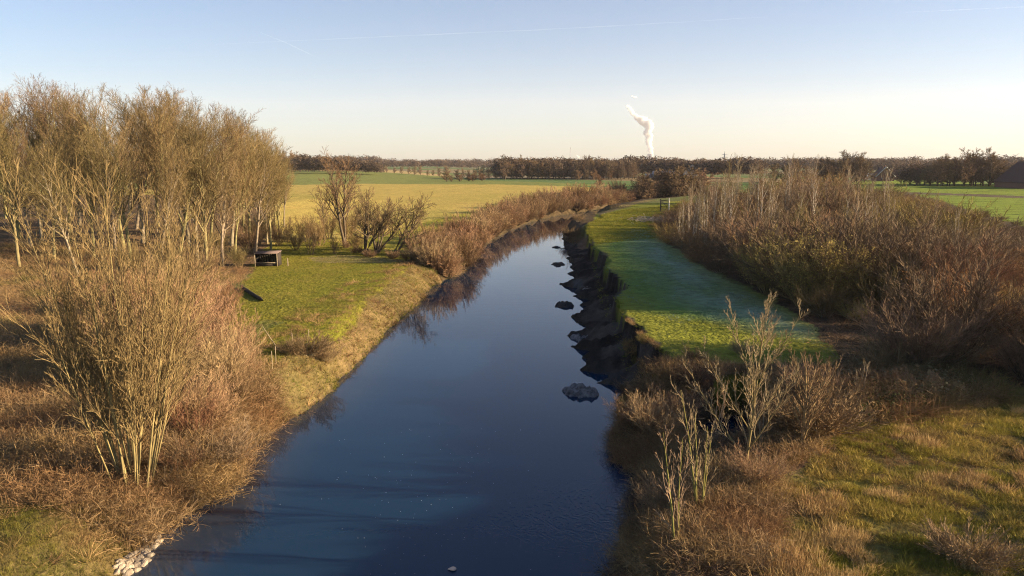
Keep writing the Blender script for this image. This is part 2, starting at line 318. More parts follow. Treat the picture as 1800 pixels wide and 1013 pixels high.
COL[Z < 0] = mixc((.035, .03, .018), (.05, .042, .025), n1)[Z < 0]
COL[:] *= (.86+.28*fbm(Xf, Yf, .5, 55, 2))[:, None]
nr = len(rows); idx = np.arange(nr*NC).reshape(nr, NC)
Q = np.stack([idx[:-1, :-1], idx[:-1, 1:], idx[1:, 1:], idx[1:, :-1]], -1).reshape(-1, 4)
gm = mat('ground', vcol=True, rough=.95, spec=.05, nscale=1.4, namt=.25, bump=.28, bscale=3.2)
gnd = obj('ground', mesh('ground', np.stack([Xf, Yf, Z], 1), Q, COL, True), gm); tag(gnd, kind='structure')

# ------------------------------------------------------------------ water
m = bpy.data.materials.new('water'); m.use_nodes = True; t = m.node_tree; L = t.links; p = t.nodes['Principled BSDF']
p.inputs['Roughness'].default_value = .015; p.inputs['IOR'].default_value = 1.333
geo = node(t, 'ShaderNodeNewGeometry')
def tex(scale, detail=3, st=(1, 1, 1)):
    mp = node(t, 'ShaderNodeMapping'); mp.inputs['Scale'].default_value = st; L.new(geo.outputs['Position'], mp.inputs[0])
    n = node(t, 'ShaderNodeTexNoise'); n.inputs['Scale'].default_value = scale; n.inputs['Detail'].default_value = detail; L.new(mp.outputs[0], n.inputs['Vector']); return n
wc = node(t, 'ShaderNodeVertexColor', layer_name='Col'); L.new(wc.outputs[0], p.inputs['Base Color'])
a = tex(1.1, 3, (.5, 1, 1)); b = tex(7, 2)
sep = node(t, 'ShaderNodeVectorMath', operation='DISTANCE'); wx, wy = W(1040, 880); sep.inputs[1].default_value = (wx, wy, 0); L.new(geo.outputs['Position'], sep.inputs[0])
mr = node(t, 'ShaderNodeMapRange'); mr.inputs[1].default_value = 1.; mr.inputs[2].default_value = 6.5; mr.inputs[3].default_value = 1; mr.inputs[4].default_value = 0; L.new(sep.outputs['Value'], mr.inputs[0])
wv = node(t, 'ShaderNodeTexWave', wave_type='RINGS', rings_direction='SPHERICAL'); wv.inputs['Scale'].default_value = .9; wv.inputs['Distortion'].default_value = 16; wv.inputs['Detail'].default_value = 3; wv.inputs['Detail Scale'].default_value = 1.6
sb = node(t, 'ShaderNodeVectorMath', operation='SUBTRACT'); sb.inputs[1].default_value = (wx+1.5, wy, 0); L.new(geo.outputs['Position'], sb.inputs[0]); L.new(sb.outputs[0], wv.inputs['Vector'])
m1 = node(t, 'ShaderNodeMath', operation='MULTIPLY'); L.new(wv.outputs['Fac'], m1.inputs[0]); L.new(mr.outputs[0], m1.inputs[1])
m2 = node(t, 'ShaderNodeMath', operation='MULTIPLY_ADD'); L.new(m1.outputs[0], m2.inputs[0]); m2.inputs[1].default_value = .33
m3 = node(t, 'ShaderNodeMath', operation='MULTIPLY_ADD'); L.new(b.outputs[0], m3.inputs[0]); m3.inputs[1].default_value = .045; m4 = node(t, 'ShaderNodeMath', operation='MULTIPLY'); m4.inputs[1].default_value = .4; L.new(a.outputs[0], m4.inputs[0]); L.new(m4.outputs[0], m3.inputs[2])
L.new(m3.outputs[0], m2.inputs[2])
bp = node(t, 'ShaderNodeBump'); bp.inputs['Strength'].default_value = 1; bp.inputs['Distance'].default_value = .012; L.new(m2.outputs[0], bp.inputs['Height']); L.new(bp.outputs[0], p.inputs['Normal'])
gx = np.linspace(-40, 110, 151); gy = np.concatenate([np.linspace(-30, 60, 91), np.linspace(63, 330, 90)])
GX, GY = np.meshgrid(gx, gy); gxf, gyf = GX.ravel(), GY.ravel(); ii = np.arange(len(gxf)).reshape(GX.shape)
wq = np.stack([ii[:-1, :-1], ii[:-1, 1:], ii[1:, 1:], ii[1:, :-1]], -1).reshape(-1, 4)
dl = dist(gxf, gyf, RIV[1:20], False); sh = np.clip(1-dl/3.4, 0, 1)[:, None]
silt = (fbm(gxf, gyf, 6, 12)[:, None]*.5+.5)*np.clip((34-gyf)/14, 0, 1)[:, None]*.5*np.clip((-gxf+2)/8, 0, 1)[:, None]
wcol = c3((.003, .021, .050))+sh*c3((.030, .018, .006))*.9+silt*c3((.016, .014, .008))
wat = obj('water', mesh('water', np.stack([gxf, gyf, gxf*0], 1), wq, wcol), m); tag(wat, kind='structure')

# ------------------------------------------------------------------ plants
def bark(n, c, **k): return mat(n, c, rough=.9, spec=.1, rnd=.18, hue=.012, nscale=3, namt=.3, **k)
B_mossy = bark('bark_mossy', (.22, .185, .085)); B_grey = bark('bark_grey', (.23, .185, .125)); B_dark = bark('bark_dark', (.10, .075, .05))
B_pale = bark('bark_pale', (.34, .285, .21)); B_birch = bark('bark_birch', (.46, .40, .31)); B_yellow = bark('bark_yellow', (.19, .165, .05)); B_ochre = bark('bark_ochre', (.22, .16, .075))
T_ochre = bark('twig_ochre', (.20, .14, .065)); T_brown = bark('twig_brown', (.19, .125, .068)); T_red = bark('twig_red', (.22, .12, .065))
T_olive = bark('twig_olive', (.14, .105, .045)); T_dark = bark('twig_dark', (.18, .12, .065)); T_pale = bark('twig_pale', (.23, .165, .10))
T_far = bark('twig_far', (.145, .10, .068)); T_conifer = bark('needles_dark', (.025, .045, .025)); T_rust = bark('twig_rust', (.20, .115, .06))
L_brown = mat('dead_leaves', (.24, .14, .06), rnd=.2, hue=.02, nscale=5, transl=.25); L_yel = mat('yellow_leaves', (.36, .28, .085), rnd=.1, nscale=5, transl=.3)
T_blush = bark('twig_blush', (.27, .17, .095)); T_tan = bark('twig_tan', (.30, .20, .11)); T_gold = bark('twig_gold', (.30, .215, .075)); T_plum = bark('twig_plum', (.17, .115, .07))
def leaves(rng, P, n, s):
    """small curled leaf faces at the ends of twigs P"""
    i = rng.integers(0, len(P), n); c = P[i, -1]+rng.normal(0, .06, (n, 3)); a = norm(rng.normal(0, 1, (n, 3))); b = norm(np.cross(a, rng.normal(0, 1, (n, 3))))
    s = s*(.6+.8*rng.random((n, 1))); V = np.stack([c-a*s, c+b*s*.6, c+a*s, c-b*s*.6], 1).reshape(-1, 3)
    return V, np.arange(4*n).reshape(-1, 4)
def forest_tree(seed, H=20, nl=17, lean=(0, 0)):
    r = np.random.default_rng(seed); P, R = stems(r, 1, H*.84, .06, 12, .02, .045, .24, 0, 0, lean=lean, rtip=.02)
    A, a = kids(r, P, R, nl, .27, .99, .58, .16, .50, 7, .085, .07, .38, .012, .5)
    B, b = kids(r, A, a, 13, .18, 1, .58, .16, .44, 5, .06, .07, .4, .009, .62)
    D, d = kids(r, B, b, 8, .15, 1, .52, .15, .46, 4, .05, .06, .4, .0055, .7)
    E, e = kids(r, D, d, 3, .2, 1, .45, .15, .55, 3, .05, .06, .3, .0045, .8)
    s = Soup(); [s.add(*tubes(x, y, k)) for x, y, k in ((P, R, 8), (A, a, 5))]
    c = Soup(); [c.add(*tubes(x, y, k)) for x, y, k in ((B, b, 3), (D, d, 2), (E, e, 2))]
    return s.mesh('trunk', True), c.mesh('crown')
def shrub(seed, H=4, m=26, spread=.75, k1=9, k2=7, tw=.0055, up=.03, r=.022, leaf=0, ang=.45, wig=.05, inner=.1, k3=0):
    r_ = np.random.default_rng(seed); P, R = stems(r_, m, H*1.08, spread, 7, up, .06, r, H*.12, .4, inner, tw*1.2)
    A, a = kids(r_, P, R, k1, .18, 1, ang, .2, .42, 4, .06, wig, .55, tw, .6)
    B, b = kids(r_, A, a, k2, .15, 1, ang, .2, .5, 3, .05, wig, .4, tw*.9, .8)
    s = Soup(); s.add(*tubes(P, R, 4)); c = Soup(); c.add(*tubes(A, a, 3)); c.add(*tubes(B, b, 2))
    if k3:
        D, d = kids(r_, B, b, k3, .2, 1, ang, .2, .6, 3, .04, wig, .3, tw*.85, .8); c.add(*tubes(D, d, 2))
    lf = None
    if leaf: l = Soup(); l.add(*leaves(r_, B, leaf, .05)); lf = l.mesh('leaves')
    return s.mesh('stems', True), c.mesh('twigs'), lf
def far_tree(seed, H=15, wd=.34, spread=.95):
    r = np.random.default_rng(seed); P, R = stems(r, 1, H*.9, .05, 7, .02, .04, .28, 0, 0, rtip=.03)
    A, a = kids(r, P, R, 20, .06, .95, .8, .2, wd*1.3, 5, .1, .1, .25, .04, .6)
    B, b = kids(r, A, a, 9, .2, 1, .75, .25, .42, 4, .06, .15, .35, .03, .6)
    D, d = kids(r, B, b, 13, .1, 1, .8, .25, .6, 3, .05, .15, .3, .030, .9)
    s = Soup(); s.add(*tubes(P, R, 6)).add(*tubes(A, a, 4)); c = Soup(); c.add(*tubes(B, b, 3)).add(*tubes(D, d, 2))
    return s.mesh('trunk', True), c.mesh('crown')
def conifer(seed, H=14):
    r = np.random.default_rng(seed); P, R = stems(r, 1, H, .02, 8, .02, .01, .2, 0, 0, rtip=.02)
    A, a = kids(r, P, R, 90, .12, 1, 1.35, .12, .24, 4, -.03, .04, .9, .02, .3)
    B, b = kids(r, A, a, 12, .1, 1, .9, .2, .35, 3, -.05, .1, .5, .05, .9)
    return Soup().add(*tubes(P, R, 6)).mesh('trunk', True), Soup().add(*tubes(A, a, 3)).add(*tubes(B, b, 2)).mesh('crown')
def place(name, parts, loc, rz, sc, label, cat, group=None):
    """a plant: an Empty at its foot with its parts as children (meshes are shared between copies)"""
    e = bpy.data.objects.new(name, None); C.objects.link(e); e.location = loc; e.rotation_euler = (0, 0, rz); e.scale = sc if hasattr(sc, '__len__') else (sc, sc, sc)
    for nm, me, mt in parts:
        if me is None: continue
        o = bpy.data.objects.new(nm, me); C.objects.link(o)
        if not me.materials: me.materials.append(mt)
        o.parent = e
        if me.materials[0] != mt: o.material_slots[0].link = 'OBJECT'; o.material_slots[0].material = mt
    return tag(e, label, cat, group)
rnd = random.Random(7)
ORD = ['first', 'second', 'third', 'fourth', 'fifth', 'sixth', 'seventh', 'eighth', 'ninth', 'tenth', 'eleventh', 'twelfth', 'thirteenth', 'fourteenth', 'fifteenth', 'sixteenth', 'seventeenth', 'eighteenth', 'nineteenth', 'twentieth']
def nth(i): return ORD[i] if i < 20 else 'fiftieth' if i == 49 else 'fifty-'+ORD[i-50] if 49 < i < 59 else 'sixtieth' if i > 58 else ('twenty-'+ORD[i-20] if i < 29 else 'thirtieth' if i == 29 else 'thirty-'+ORD[i-30] if i < 39 else 'fortieth' if i == 39 else 'forty-'+ORD[i-40])
def zpos(x, y): return (x, y, hz(x, y)-.05)
# ---- tall wood on the left bank
FT = [forest_tree(s, 20, nl, ln) for s, nl, ln in ((1, 19, (0, 0)), (2, 21, (.05, .02)), (3, 18, (-.05, 0)), (4, 22, (0, .04)), (5, 20, (.04, -.04)))]
def tall(p): return max(v.co.z for v in p[1].vertices)
FTH = [tall(p)*.985 for p in FT]
rowsF = [  # (photo x of foot, distance y, photo row of the top)
 [(14, 78, 190), (78, 84, 215), (118, 76, 235), (190, 80, 205), (215, 86, 180), (300, 88, 190), (335, 92, 175), (352, 84, 215), (268, 80, 240), (402, 94, 222), (440, 99, 235), (468, 103, 262), (380, 86, 250), (150, 88, 215), (40, 92, 205)],
 [(60, 100, 185), (110, 98, 175), (165, 101, 165), (205, 97, 142), (240, 103, 148), (285, 100, 143), (322, 104, 160), (360, 101, 178), (398, 107, 190), (432, 109, 205), (462, 112, 222), (20, 104, 190), (-60, 95, 190), (484, 117, 250)],
 [(-100, 118, 165), (-30, 122, 150), (20, 120, 140), (60, 124, 132), (95, 121, 134), (130, 126, 150), (180, 120, 155), (230, 118, 150), (270, 124, 152), (310, 119, 158), (350, 122, 178), (385, 126, 190), (420, 124, 208), (450, 128, 222), (478, 131, 243), (494, 138, 262)],
 [(0, 142, 148), (80, 146, 140), (150, 143, 165), (220, 148, 170), (290, 145, 175), (350, 149, 195), (410, 146, 215), (455, 152, 240), (488, 158, 262), (-90, 150, 165)]]
rown = ['front row at the wood edge', 'second row of the wood', 'third row of the wood', 'back row of the wood']
for ri, row in enumerate(rowsF):
    row = sorted(row)
    for i, (px, d, ty) in enumerate(row):
        x = (px-900)/F*d*1.0; y = d; x *= (math.cos(PITCH)); z = hz(x, y); Hh = top_z(ty, x, y)-z
        tr, cr = FT[(i*2+ri) % 5]; tm = [B_mossy, B_grey, B_mossy, B_grey][(i+ri) % 4]; cm = (T_olive, T_ochre, T_ochre, T_brown, T_olive)[(i*3+ri) % 5]
        if ri == 2 and px < 150: cm = T_dark
        s = Hh/FTH[(i*2+ri) % 5]; sx = s*rnd.uniform(.95, 1.15)
        place('bare_tree', [('trunk', tr, tm), ('crown', cr, cm)], (x, y, z-.1), rnd.uniform(0, 6.3), (sx, sx, s),
              f"tall leafless {'mossy' if tm is B_mossy else 'grey'} tree, {nth(i)} from the left in the {rown[ri]}", 'tree', 'tall trees of the wood on the left bank')
# ---- shrubs
S_fine = [shrub(20+i, 4, 34, .62, 10, 10, .0042, .05, r=.018) for i in range(3)]
S_wide = [shrub(30+i, 4, 38, .85, 10, 10, .0045, .06, inner=.1, r=.013) for i in range(4)]
S_up = [shrub(40+i, 4, 12, .42, 9, 6, .006, .06, r=.035) for i in range(2)]
S_leaf = [shrub(50+i, 4, 34, .8, 10, 8, .005, .06, leaf=3600) for i in range(2)]; L_rust = mat('rust_leaves', (.30, .15, .06), rnd=.1, nscale=5, transl=.3)
S_dense = [shrub(60+i, 4, 46, 1.25, 10, 10, .0085, .07, inner=.1, wig=.07) for i in range(3)]
def bush(lst, x, y, h, tm, cm, label, group, name='shrub', fat=1.0, lm=None, rz=None):
    st, tw, lf = lst; s = h/4.0
    return place(name, [('stems', st, tm), ('twigs', tw, cm), ('leaves', lf, lm or L_brown)], zpos(x, y), rnd.uniform(0, 6.3) if rz is None else rz, (s*fat, s*fat, s), label, name.split('_')[-1], group)
S_dome = [shrub(65+i, 4, 44, 1.25, 11, 10, .0048, .09, inner=.05, wig=.09, r=.013) for i in range(3)]
# under the wood edge, left
und = [(378, 455, 4), (440, 445, 4), (300, 480, 3.5), (360, 490, 3.5), (452, 430, 5), (230, 480, 3.5), (475, 425, 4), (490, 432, 3.2), (420, 470, 2.6)]
for i, (px, py, h) in enumerate(sorted(und)):
    x, y, z = G(px, py); bush(S_fine[i % 3], x, y, h, B_ochre, (T_ochre, T_olive, T_brown)[i % 3], f"thin understorey shrub, {nth(i)} from the left below the tall wood", 'understorey shrubs below the tall wood')
# reddish brush between the wood and the near willow
red = [(205, 590, 4.4), (240, 615, 5), (265, 590, 4.8), (300, 620, 5.4), (335, 600, 4.6), (370, 625, 4.4), (400, 640, 3.6), (215, 660, 3.6), (250, 670, 5), (320, 680, 4.4), (380, 700, 3.6), (430, 690, 2.6), (360, 760, 3), (300, 760, 3.4), (420, 750, 2.4), (345, 810, 2.4), (395, 560, 3.2), (290, 550, 4.6)]
for i, (px, py, h) in enumerate(sorted(red)):
    x, y, z = G(px, py, 2); bush((S_fine+S_wide[:1])[i % 4], x, y, h, B_ochre, (T_blush, T_tan, T_red, T_blush)[i % 4], f"reddish fine shrub behind the near willow, {nth(i)} from the left", 'reddish shrubs behind the near willow')
# near multi-stem willow
r = np.random.default_rng(5); P, R = stems(r, 24, 11.6, .27, 11, .012, .024, .036, .7, .45, .05, .006)
A, a = kids(r, P, R, 17, .2, 1, .36, .12, .32, 6, .03, .03, .5, .006, .5)
B, b = kids(r, A, a, 8, .2, 1, .36, .12, .46, 4, .03, .035, .45, .0045, .6)
D, d = kids(r, B, b, 5, .2, 1, .36, .12, .55, 3, .03, .03, .4, .0032, .7)
x, y, z = G(238, 893, 1.2); sx = (top_z(388, x, y)-z)/10.2
NW = (x, y)
place('willow_tree', [('trunk', Soup().add(*tubes(P, R, 7)).mesh('trunk', True), B_ochre), ('crown', Soup().add(*tubes(A, a, 4)).add(*tubes(B, b, 3)).add(*tubes(D, d, 2)).mesh('crown'), T_ochre)],
      (x, y, z-.1), .4, (sx*1.0, sx*1.0, sx), 'tall many-stemmed leafless willow on the near left riverbank above the pale stones', 'tree')
over = [(352, 880, 1.9, 1.7), (392, 862, 1.8, 1.6), (320, 900, 1.3, 1.4)]
for i, (px, py, h, f) in enumerate(over):
    x, y, z = G(px, py, .5); bush(S_wide[i], x, y, h, B_grey, (T_brown, T_pale, T_rust)[i], ['spreading bare bush hanging low over the water beside the near willow', 'outermost pale bare bush dipping into the river near the willow', 'small brown bush between the near willow foot and the stones'][i], None, 'riverside_bush', f)
# ---- mid left trees on the far corner of the left meadow
def limb_tree(seed, H, stems_n, spread, rr, lean=(0, 0), nl=9, dens=1.0, hv=.2, up=.05):
    r = np.random.default_rng(seed); P, R = stems(r, stems_n, H, spread, 9, up, .07, rr, .15, hv, .3 if stems_n > 1 else 0, .01, lean)
    A, a = kids(r, P, R, nl, .3, 1, .65, .2, .42, 6, .07, .1, .4, .01, .6)
    B, b = kids(r, A, a, 8, .2, 1, .6, .2, .42, 5, .06, .1, .4, .009, .6); D, d = kids(r, B, b, int(6*dens), .2, 1, .6, .2, .5, 3, .05, .1, .4, .007, .7)
    return Soup().add(*tubes(P, R, 7)).add(*tubes(A, a, 5)).mesh('trunk', True), Soup().add(*tubes(B, b, 3)).add(*tubes(D, d, 2)).mesh('crown')
mids = [(607, 432, 262, 2, .22, .20, (0, 0), 18, 'tallest slender bare tree standing alone at the far meadow corner', 71),
        (640, 448, 345, 4, .72, .20, (-.1, 0), 12, 'broad crooked multi-stemmed bare tree beside the dark river bend', 72),
        (662, 446, 352, 4, .75, .16, (.3, 0), 12, 'low wide-forked bare tree right of the tallest slender tree', 73),
        (692, 448, 342, 2, .2, .16, (.6, 0), 12, 'single leaning bare tree bent towards the river', 74),
        (570, 428, 330, 1, .1, .14, (-.1, 0), 12, 'thin dark bare tree left of the tallest slender tree', 75)]
for px, py, ty, n, sp, rr, ln, nl, lab, seed in mids:
    x, y, z = G(px, py); h = top_z(ty, x, y)-z; tr, cr = limb_tree(seed, h*(.84 if seed == 71 else 1.05), n, sp, rr, ln, nl+3, 1.5)
    place('bare_tree', [('trunk', tr, B_dark), ('crown', cr, T_brown)], (x, y, z-.1), 0, 1, lab, 'tree', 'bare trees at the far meadow corner')
for i, (px, py, h) in enumerate([(520, 440, 3), (548, 448, 3.4), (560, 432, 4.4), (590, 446, 2.6), (536, 425, 4), (505, 425, 3.6), (628, 440, 3), (580, 420, 5), (610, 420, 5)]):
    x, y, z = G(px, py); bush(S_up[i % 2] if i % 2 else S_fine[1], x, y, h, B_ochre, (T_ochre, T_brown)[i % 2], f"small loose shrub by the wooden shelter, {nth(i)} of the clump", 'loose shrubs near the shelter')
for i, (px, py, h) in enumerate([(610, 436, 1.2), (650, 452, 1.2), (690, 455, 1.3), (720, 458, 1.6), (745, 463, 2), (668, 440, 1.3), (628, 445, 1.2)]):
    x, y, z = G(px, py); bush(S_dense[i % 3], x, y, h, B_dark, T_dark, f"low dark tangled bush at the meadow corner, {nth(i)} towards the river", 'low dark bushes at the far meadow corner')
# ---- shrub row along the far left riverbank
rowp = [(770, 476, 3.6), (800, 480, 3.4), (825, 468, 3.8), (742, 462, 3.4), (778, 455, 3.9), (812, 448, 4), (840, 440, 4), (860, 425, 4), (835, 425, 4.2), (800, 432, 3.8), (765, 440, 3.4), (882, 410, 4.2), (858, 408, 4.2), (905, 400, 4.4), (880, 396, 4.2), (930, 390, 4.6), (908, 386, 4.2), (955, 383, 4.8), (935, 378, 4.2), (980, 377, 5), (1005, 373, 5), (1030, 369, 5.2), (1055, 365, 5), (1080, 361, 5), (1105, 357, 5.4), (1130, 353, 6), (1155, 350, 6.5), (1180, 347, 6.5), (1205, 345, 7), (965, 371, 4.2), (1018, 364, 4.6), (1060, 357, 4.4), (1100, 351, 4), (1150, 344, 5.5), (1190, 340, 7), (1225, 341, 7), (1075, 350, 2.5), (1038, 360, 2.6)]
for i, (px, py, h) in enumerate(rowp):
    x, y = W(px-(9 if py < 432 else 6), py-(2 if py < 432 else 2), 1.2)
    if inside(np.array([x]), np.array([y]), RIV)[0] or dist(np.array([x]), np.array([y]), RIV)[0] < 1.2: x, y = W(px-22, py-7, 1.2)
    bush(S_dense[i % 3], x, y, h, B_dark, (T_tan, T_blush, T_rust, T_tan)[i % 4], f"russet willow of the riverside row, {nth(i)} from the meadow corner", 'russet willow shrubs along the river by the golden field', 'willow_shrub', .85)
bl = np.array([W(*p) for p in LEFT[20:34]]); sg = np.r_[0, np.cumsum(np.linalg.norm(np.diff(bl, axis=0), axis=1))]
for i, q in enumerate(np.arange(-4, min(sg[-1], 190), 3.4)):
    p_ = np.array([np.interp(q, sg, bl[:, 0]), np.interp(q, sg, bl[:, 1])]); q2 = min(q+1, sg[-1]); tv = np.array([np.interp(q2, sg, bl[:, 0]), np.interp(q2, sg, bl[:, 1])])-p_; tv = tv/(np.linalg.norm(tv)+1e-9)
    p_ = p_+np.array([-tv[1], tv[0]])*(.35+.55*(i % 3))
    bush(S_dense[i % 3], p_[0], p_[1], 2.6+.3*(i % 4)+min(max(q, 0)/70, 1.2), B_dark, (T_tan, T_rust, T_blush, T_brown)[i % 4], f"low russet willow at the waterline below the field, {nth(i)} upstream", 'low willows at the waterline', 'willow_shrub', .8)
# ---- thicket on the right
TP = WP(TH[:-4]+[(1800, 405), (1700, 376), (1600, 352), (1300, 345)], 2.6); TPc = WP(TH, 2.6)
pts = []; rr = random.Random(3)
yy = 34.0
while yy < 215:
    xx = 10.0
    st = 2.0+yy*.030
    while xx < 34+yy*.62:
        q = (xx+rr.uniform(-.5, .5)*st, yy+rr.uniform(-.5, .5)*st); xx += st
        pts.append(q)
    yy += st*1.15
FEAT = [(1350, 518, 5.2), (1412, 538, 5.4), (1465, 540, 5.0), (1325, 500, 3.8), (1665, 585, 4.4), (1735, 615, 3.6)]
feat = np.array([W(a, b, 2.6) for a, b, c in FEAT])
pts = np.array(pts); keep = inside(pts[:, 0], pts[:, 1], TPc) & (pts[:, 0] < 8+pts[:, 1]*.76); pts = pts[keep]
dE = dist(pts[:, 0], pts[:, 1], TPc[:11], False)
sx_, sy_ = W(1190, 585, 2.6); sdx, sdy = math.sin(SUN_AZ), math.cos(SUN_AZ)
off = (pts[:, 0]-sx_)*sdy-(pts[:, 1]-sy_)*sdx      # signed distance from the gap that lets the sun through
def birch(seed, H=12):
    r = np.random.default_rng(seed); P, R = stems(r, 2, H*.95, .10, 12, .03, .03, .085, .25, .2, 0, .012)
    A, a = kids(r, P, R, 15, .22, .98, .5, .12, .30, 6, .07, .05, .5, .009, .5); B, b = kids(r, A, a, 8, .15, 1, .45, .12, .42, 4, .05, .05, .4, .0065, .6); D, d = kids(r, B, b, 5, .15, 1, .4, .12, .5, 3, .04, .05, .4, .005, .7)
    return Soup().add(*tubes(P, R, 6)).add(*tubes(A, a, 4)).mesh('trunk', True), Soup().add(*tubes(B, b, 3)).add(*tubes(D, d, 2)).mesh('crown')
S_birch = [birch(80+i) for i in range(4)]
n_t = 0; prog = 0
cnt = {}
for i, (x, y) in enumerate(pts):
    e = dE[i]
    if np.hypot(feat[:, 0]-x, feat[:, 1]-y+.9).min() < 2.6: continue
    px = 900+x/y*F; 
    skyrow = np.interp(px, [1160, 1200, 1260, 1320, 1400, 1480, 1560, 1640, 1720, 1800, 1900], [345, 322, 300, 290, 302, 316, 330, 350, 380, 408, 430])
    hmax = top_z(skyrow, x, y)-2.6
    h = min(hmax*rr.uniform(.68, 1.0), 12 if y > 100 else 7.0)*min(1, .42+e*.13)
    h *= .42+.95*float(fbm(np.array([x]), np.array([y]), 7 if y < 80 else 13, 68, 2)[0])
    if abs(off[i]) < 3.8: continue
    if abs(off[i]) < 6.0: h = min(h, max(.8, .11*(x-sx_)+.2))
    if e < 1.0: h = min(h, 2.2)
    h = max(h, .9)
    band = 'edging the meadow' if e < 4 else 'mid thicket' if e < 14 else 'deep in thicket'
    dep = 'nearest the bridge' if y < 46 else 'by the sunlit strip' if y < 60 else 'by the slumped bank' if y < 85 else 'near the gate' if y < 130 else 'towards the farm'
    u_ = rr.random()
    if u_ < (.22 if y < 95 else .42) and e > 2.5 and h > 4.0:
        tr, cr = S_birch[i % 4]; s = h*rr.uniform(1.1, 1.45)/11.6; s2 = s*.9
        cnt[('t', band, dep)] = cnt.get(('t', band, dep), 0)+1
        place('birch_tree', [('trunk', tr, B_pale if i % 4 else B_mossy), ('crown', cr, T_pale if i % 4 else T_brown)], zpos(x, y), rr.uniform(0, 6), (s2, s2, s), f"pale-stemmed bare tree {band}, {dep}, {nth(min(48, cnt[('t', band, dep)]-1))} from the river", 'tree', 'slim pale trees of the right-bank thicket')
    else:
        if y > 95: h = max(1.2, min(h, 2.6+.22*e))
        k = rr.randrange(7); lst = (S_fine[:1]+S_wide[:3]+S_dome)[k]
        cn = float(fbm(np.array([x]), np.array([y]), 9 if y < 80 else 16, 66, 2)[0])+rr.uniform(-.1, .1)
        cmn, cm = (('plum-grey', T_plum), ('dark', T_dark), ('brown', T_brown), ('russet', T_rust), ('tan', T_tan), ('olive', T_olive), ('golden', T_gold))[int(np.clip((cn-.35)/.30*7, 0, 6))]
        if u_ > .93: lst = S_leaf[i % 2]; cmn = 'brown-leaved'
        key = (cmn, band, dep); cnt[key] = cnt.get(key, 0)+1
        bush(lst, x, y, h, B_grey if k % 2 else B_dark, cm, f"{cmn} shrub {band}, {dep}, {nth(min(48, cnt[key]-1))} from the river", 'shrubs of the right-bank thicket', 'thicket_shrub', 1.25 if y < 70 else 1.45)
for i, (px, py, ty) in enumerate([(1192, 428, 352), (1201, 432, 345), (1211, 428, 340), (1219, 436, 338), (1230, 433, 330), (1240, 440, 322), (1252, 436, 306), (1268, 430, 300), (1283, 436, 308), (1330, 440, 286), (1345, 436, 300), (1405, 470, 330), (1428, 445, 292), (1478, 468, 335), (1512, 470, 325), (1535, 474, 340), (1560, 470, 330)]):
    x, y, z = G(px, py, 2.6); tr, cr = S_birch[i % 4]; h = top_z(ty, x, y)-z; s = h/11.6
    place('birch_tree', [('trunk', tr, B_birch), ('crown', cr, T_ochre if i % 3 else T_brown)], (x, y, z-.1), i*1.3, (s*.8, s*.8, s), f"bright pale-stemmed tree at the thicket front, {nth(i)} counting from the gate", 'tree', 'pale trees at the thicket front')
for (px, py, h), lab in zip(FEAT, ('widest yellow-leaved willow shrub glowing in front of the dark thicket', 'yellow-leaved willow shrub between the two others at the thicket front', 'rightmost of the three yellow-leaved shrubs, farthest from the meadow', 'ochre-topped leafy shrub rising above the meadow edge', 'rust-leaved round shrub above the dark hollow', 'smaller rust-leaved shrub nearer the rough grass')):
    x, y, z = G(px, py, 2.6); ru = 'rust' in lab
    bush(S_leaf[int(ru)], x, y, h, B_ochre, T_rust if ru else T_ochre, lab, None, 'leafy_shrub', .95, L_rust if ru else L_yel)
# ---- young trees and bushes of the right foreground
def sapling(seed, n, H, spread, up, rr, k1=9, k2=6, k3=3):
    r = np.random.default_rng(seed); P, R = stems(r, n, H, spread, 10, up, .025, rr, .12, .35, .15, .006)
    if n >= 5:      # one foot that forks low down
        P0, R0 = stems(r, 1, H*.9, .05, 10, .03, .03, rr*1.3, 0, 0, rtip=.006); P1, R1 = kids(r, P0, R0, n+7, .10, .75, .55, .1, .74, 10, .04, .022, .5, .006, .5)
        P = np.concatenate([P0, P1]); R = np.concatenate([R0, R1])
    A, a = kids(r, P, R, k1, .15, 1, .42, .12, .28, 6, .06, .03, .5, .004, .5); B, b = kids(r, A, a, k2, .2, 1, .42, .12, .46, 4, .05, .03, .45, .004, .6)
    s = Soup().add(*tubes(P, R, 7)); c = Soup().add(*tubes(A, a, 4)).add(*tubes(B, b, 3))
    if k3: D, d = kids(r, B, b, k3, .2, 1, .4, .12, .55, 3, .04, .03, .4, .0035, .8); c.add(*tubes(D, d, 2))
    return s.mesh('trunk', True), c.mesh('crown')
saps = [(1308, 836, 524, 5, .38, .05, .045, B_ochre, T_pale, 'tallest young bare tree with forked pale stems beside the backwater', 10, 7, 4),
        (1228, 900, 668, 4, .19, .05, .034, B_yellow, T_pale, 'yellow-mossed young tree with two leaning stems on the near right bank', 8, 5, 2),
        (1190, 962, 712, 2, .14, .03, .032, B_yellow, T_pale, 'thin crooked sapling closest to the water, mossy at its foot', 10, 5, 2),
        (1342, 790, 655, 2, .2, .05, .04, B_grey, T_pale, 'slim grey sapling just behind the tallest young tree', 8, 5, 2),
        (1410, 785, 612, 9, .6, .07, .06, B_ochre, T_brown, 'pollard-like bushy willow with a short thick foot at the rough grass', 9, 7, 2),
        (1507, 706, 612, 3, .3, .05, .045, B_grey, T_pale, 'small pale sapling at the leafy bramble mound', 7, 5, 2),
        (1250, 745, 668, 3, .35, .05, .03, B_grey, T_brown, 'little brown sapling beyond the backwater', 8, 5, 2)]
